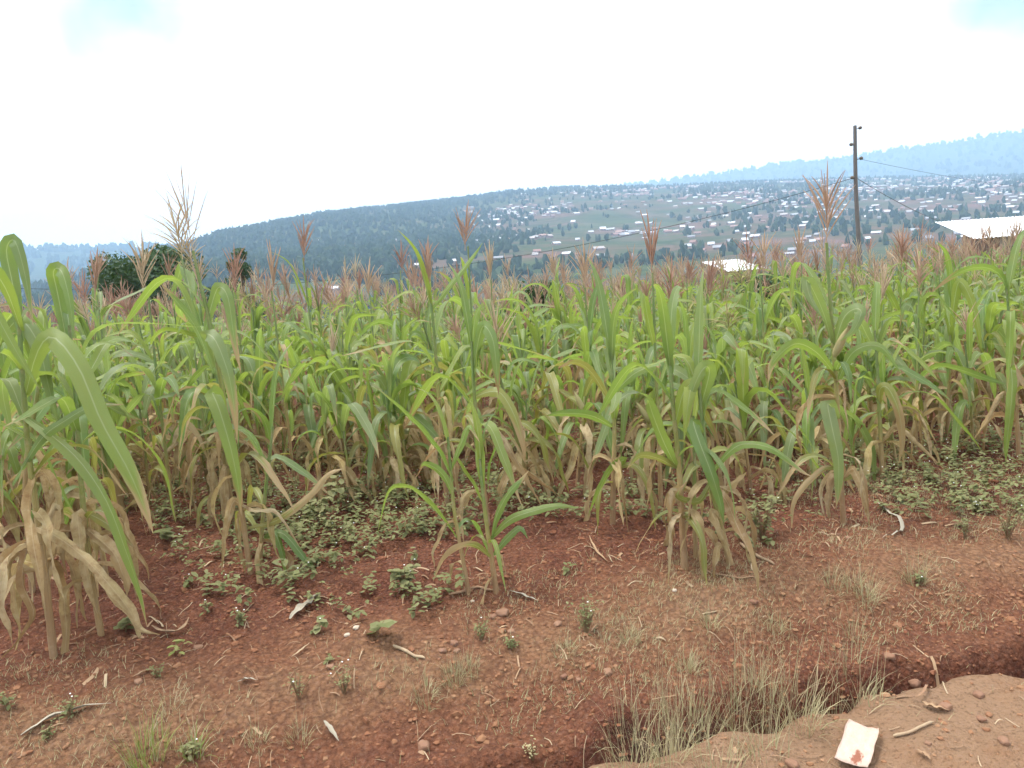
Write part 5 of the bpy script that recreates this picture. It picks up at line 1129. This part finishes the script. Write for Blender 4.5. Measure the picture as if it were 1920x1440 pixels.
# stones
def stone(label, px, py, size, mat='stone', sq=(1, .8, .6)):
    b = gp(px, py); rg = np.random.default_rng(int(px + 3 * py)); v = ICO3_V.copy(); n1 = fbm(v[:, 0] * 3 + px, v[:, 1] * 3 + v[:, 2] * 2, 1.6, 3, int(px) % 50)
    v = v * (1 + .42 * n1)[:, None]; v = np.clip(v, -.86, .80 + .1 * rg.random()); v = v * np.array(sq) * size * .55; a = rg.uniform(0, 6.28); c, s = math.cos(a), math.sin(a)
    v = np.stack([v[:, 0] * c - v[:, 1] * s, v[:, 0] * s + v[:, 1] * c, v[:, 2]], 1); mb = MB(); mb.add(v, ICO3_F)
    return tag(obj('stone', mb.mesh('stone', M[mat]), None, b + np.array([0, 0, size * .12])), label, 'stone')
for (px, py, s, lab, mat) in ((795, 1402, .055, 'largest beige stone at the bottom edge', 'stone'), (942, 1152, .06, 'large rounded reddish stone below the young maize', 'stone'), (925, 1158, .04, 'reddish stone touching the left of the large rounded stone', 'stone'), (1046, 1172, .04, 'rounded stone left of the feathery weed', 'stone'), (958, 1186, .035, 'small red stone under the large rounded stone', 'stone'),
        (852, 1208, .04, 'stone left of the low weeds on the bank', 'stone'), (830, 1222, .035, 'pale brown stone at the end of the fallen stick', 'stone'), (857, 1222, .03, 'round brown stone next to the pale brown one', 'stone'), (668, 1178, .03, 'white stone beside the broad-leaved weed', 'pale_stone'), (651, 1192, .028, 'small white stone in front of the white one', 'pale_stone'),
        (620, 1252, .035, 'flat tan stone under the little rosette weed', 'stone'), (886, 1128, .02, 'small pale stone at the foot of the young maize', 'pale_stone'), (1140, 1262, .04, 'long reddish stone on the bank right of centre', 'stone'), (1058, 1270, .03, 'stone on the bank left of the long reddish stone', 'stone'), (1085, 1276, .025, 'small stone between two bank stones', 'stone'), (1068, 1300, .022, 'small brown stone on the slope above the ditch', 'stone'),
        (1413, 1130, .035, 'dark round stone on the red soil below the bushy weed', 'stone'), (1265, 1108, .025, 'pale chip of stone below the three-stalk clump', 'pale_stone'), (1667, 1272, .045, 'rounded stone on the ditch bank at the right', 'stone'), (1715, 1260, .05, 'reddish stone lodged in the ditch wall', 'stone'), (1772, 1328, .045, 'large brown stone on the road edge', 'stone'), (1835, 1305, .04, 'stone at the road edge above the large brown one', 'stone'), (1882, 1392, .035, 'stone on the road near the right edge', 'stone'),
        (1590, 1010, .03, 'reddish stone at the foot of the lone tasselled maize', 'stone'), (260, 1280, .035, 'tan stone on the bare soil at the left', 'stone'), (372, 1216, .04, 'flat red stone below the fallen dry leaves at the left', 'stone'), (1740, 1395, .02, 'small pebble on the road beside the card', 'stone'), (1485, 1435, .045, 'red stone at the bottom edge left of the card', 'stone'), (1840, 1350, .03, 'small stone on the road right of the stick', 'stone')):
    stone(lab, px, py, s, mat, (1, .85, .55))

# fallen leaves, sticks and stalk pieces
def fallen(name, label, pts, wd, mat, cat, lift=.012, tubular=False):
    P = catmull([gp(a, b) for a, b in pts], 14); P[:, 2] = gz(P[:, 0], P[:, 1]) + lift + .5 * wd * tubular; b = P[0].copy(); mb = MB(); s = np.linspace(0, 1, 14)
    if tubular: mb.add(*tube(P - b, wd * .5 * np.interp(s, [0, .03, .97, 1], [.6, 1, .85, .5]), 7))
    else:
        t = unit(np.gradient(P, axis=0)); sd = unit(np.cross(t, np.array([0, .35, 1.0]))); w = wd * .5 * np.clip(np.sin(s * math.pi * .9 + .25), .15, 1); j = np.linspace(-1, 1, 5); nr = np.cross(sd, t)
        V = P[:, None] - b + sd[:, None] * (w[:, None] * j)[..., None] + np.array([0, 0, 1.0]) * (w[:, None] * .5 * (j ** 2) * (1 + .6 * np.sin(s * 19)[:, None]))[..., None]
        mb.add(V.reshape(-1, 3), grid_faces(14, 5), np.stack(np.broadcast_arrays((j[None] + 1) / 2, s[:, None]), -1).reshape(-1, 2))
    return tag(obj(name, mb.mesh(name, M[mat]), None, b), label, cat)
fallen('fallen_leaf', 'long pale green dried leaf lying near the bottom left corner', [(40, 1384), (85, 1356), (140, 1336), (208, 1324)], .034, 'grey_straw', 'dry leaf')
fallen('fallen_leaf', 'curled grey dead leaf left of the weed patch', [(545, 1168), (565, 1148), (585, 1132), (618, 1124)], .05, 'grey_straw', 'dry leaf', .02)
fallen('stick', 'short cut stalk lying in front of the broad-leaved weed', [(738, 1214), (765, 1226), (797, 1238)], .014, 'straw', 'stick', .003, True)
fallen('stick', 'pale stick lying on the road right of the card', [(1675, 1384), (1712, 1374), (1750, 1358)], .011, 'straw', 'stick', .003, True)
fallen('fallen_leaf', 'tan husk scrap at the road edge above the stick', [(1728, 1322), (1750, 1332), (1780, 1338)], .03, 'straw', 'dry leaf')
fallen('fallen_leaf', 'pale husk scrap on the road at the bottom right', [(1718, 1412), (1735, 1422), (1745, 1430)], .02, 'straw', 'dry leaf')
fallen('fallen_leaf', 'dry leaf spilling from the left edge clump', [(285, 1180), (310, 1192), (340, 1188), (355, 1165)], .03, 'straw', 'dry leaf', .02)
fallen('fallen_leaf', 'twisted dry strip on the soil right of the lone maize', [(1645, 945), (1672, 968), (1692, 990), (1680, 1002), (1655, 1012)], .02, 'grey_straw', 'dry leaf')
fallen('stick', 'dry stalk lying right of the three-stalk clump', [(1388, 1022), (1415, 1042), (1452, 1062)], .016, 'straw', 'stick', .003, True)
fallen('stick', 'thin curved root below the three-stalk clump', [(1310, 1052), (1335, 1078), (1375, 1084), (1418, 1084)], .009, 'straw', 'stick', .003, True)
fallen('fallen_leaf', 'narrow dry leaf on red soil right of the young maize', [(1105, 1008), (1115, 1030), (1130, 1048), (1150, 1058)], .014, 'straw', 'dry leaf')
fallen('fallen_leaf', 'white shredded leaf scrap on the path left of centre', [(445, 1284), (462, 1278), (482, 1280)], .018, 'grey_straw', 'dry leaf')
fallen('fallen_leaf', 'narrow tan leaf on the path left of centre', [(548, 1236), (565, 1224), (580, 1210)], .014, 'straw', 'dry leaf')
fallen('fallen_leaf', 'pale straw splinter standing at the bottom left of centre', [(608, 1360), (622, 1378), (636, 1398)], .022, 'grey_straw', 'dry leaf', .02)
fallen('stick', 'dry stalk leaning at the foot of the young maize', [(842, 1118), (880, 1108), (925, 1110)], .014, 'straw', 'stick', .003, True)
fallen('fallen_leaf', 'pale dry leaf right of the young maize foot', [(955, 1112), (985, 1122), (1008, 1130)], .022, 'grey_straw', 'dry leaf')
fallen('fallen_leaf', 'narrow straw leaf on bare soil at the left', [(250, 1274), (270, 1264), (295, 1258)], .014, 'straw', 'dry leaf')
fallen('fallen_leaf', 'long grass stem lying at the ditch head at the right', [(1705, 1318), (1735, 1300), (1772, 1280)], .010, 'straw', 'dry leaf', .02)

# the soiled card on the road edge
pc = [gp(1592, 1358), gp(1650, 1386), gp(1628, 1452), gp(1564, 1438)]
cb = sum(pc) / 4; n = 13; mb = MB(); q = np.linspace(0, 1, n)
A, B = np.meshgrid(q, q, indexing='ij')
Pq = (pc[3][None, None] * ((1 - A) * (1 - B))[..., None] + pc[2][None, None] * (A * (1 - B))[..., None] + pc[0][None, None] * ((1 - A) * B)[..., None] + pc[1][None, None] * (A * B)[..., None])
Pq[..., 2] = pc[0][2] * .5 + pc[2][2] * .5 + .013 + .010 * np.abs(fbm(A * 3, B * 3, 1.2, 3, 5)) + .014 * np.abs(A - .55) + .03 * np.clip(A + B - 1.65, 0, 1)
Pq[..., :2] += .006 * np.stack([fbm(A * 5, B * 5, 1.0, 2, 8), fbm(A * 5, B * 5, 1.0, 2, 9)], -1)
top = Pq.reshape(-1, 3) - cb; UVc = np.stack([A, B], -1).reshape(-1, 2)
bot = top - [0, 0, .0011]; per = [i * n for i in range(n)] + [(n - 1) * n + j for j in range(1, n)] + [i * n + n - 1 for i in range(n - 2, -1, -1)] + [j for j in range(n - 2, 0, -1)]
mb.add(np.vstack([top, bot]), np.vstack([grid_faces(n, n), grid_faces(n, n)[:, ::-1] + n * n, np.array([(per[k], per[(k + 1) % len(per)], per[(k + 1) % len(per)] + n * n, per[k] + n * n) for k in range(len(per))])]), np.vstack([UVc, UVc]))
tag(obj('paper_card', mb.mesh('paper_card', M['paper']), None, cb), 'creased pinkish white card with a red mud stain on the road', 'card')
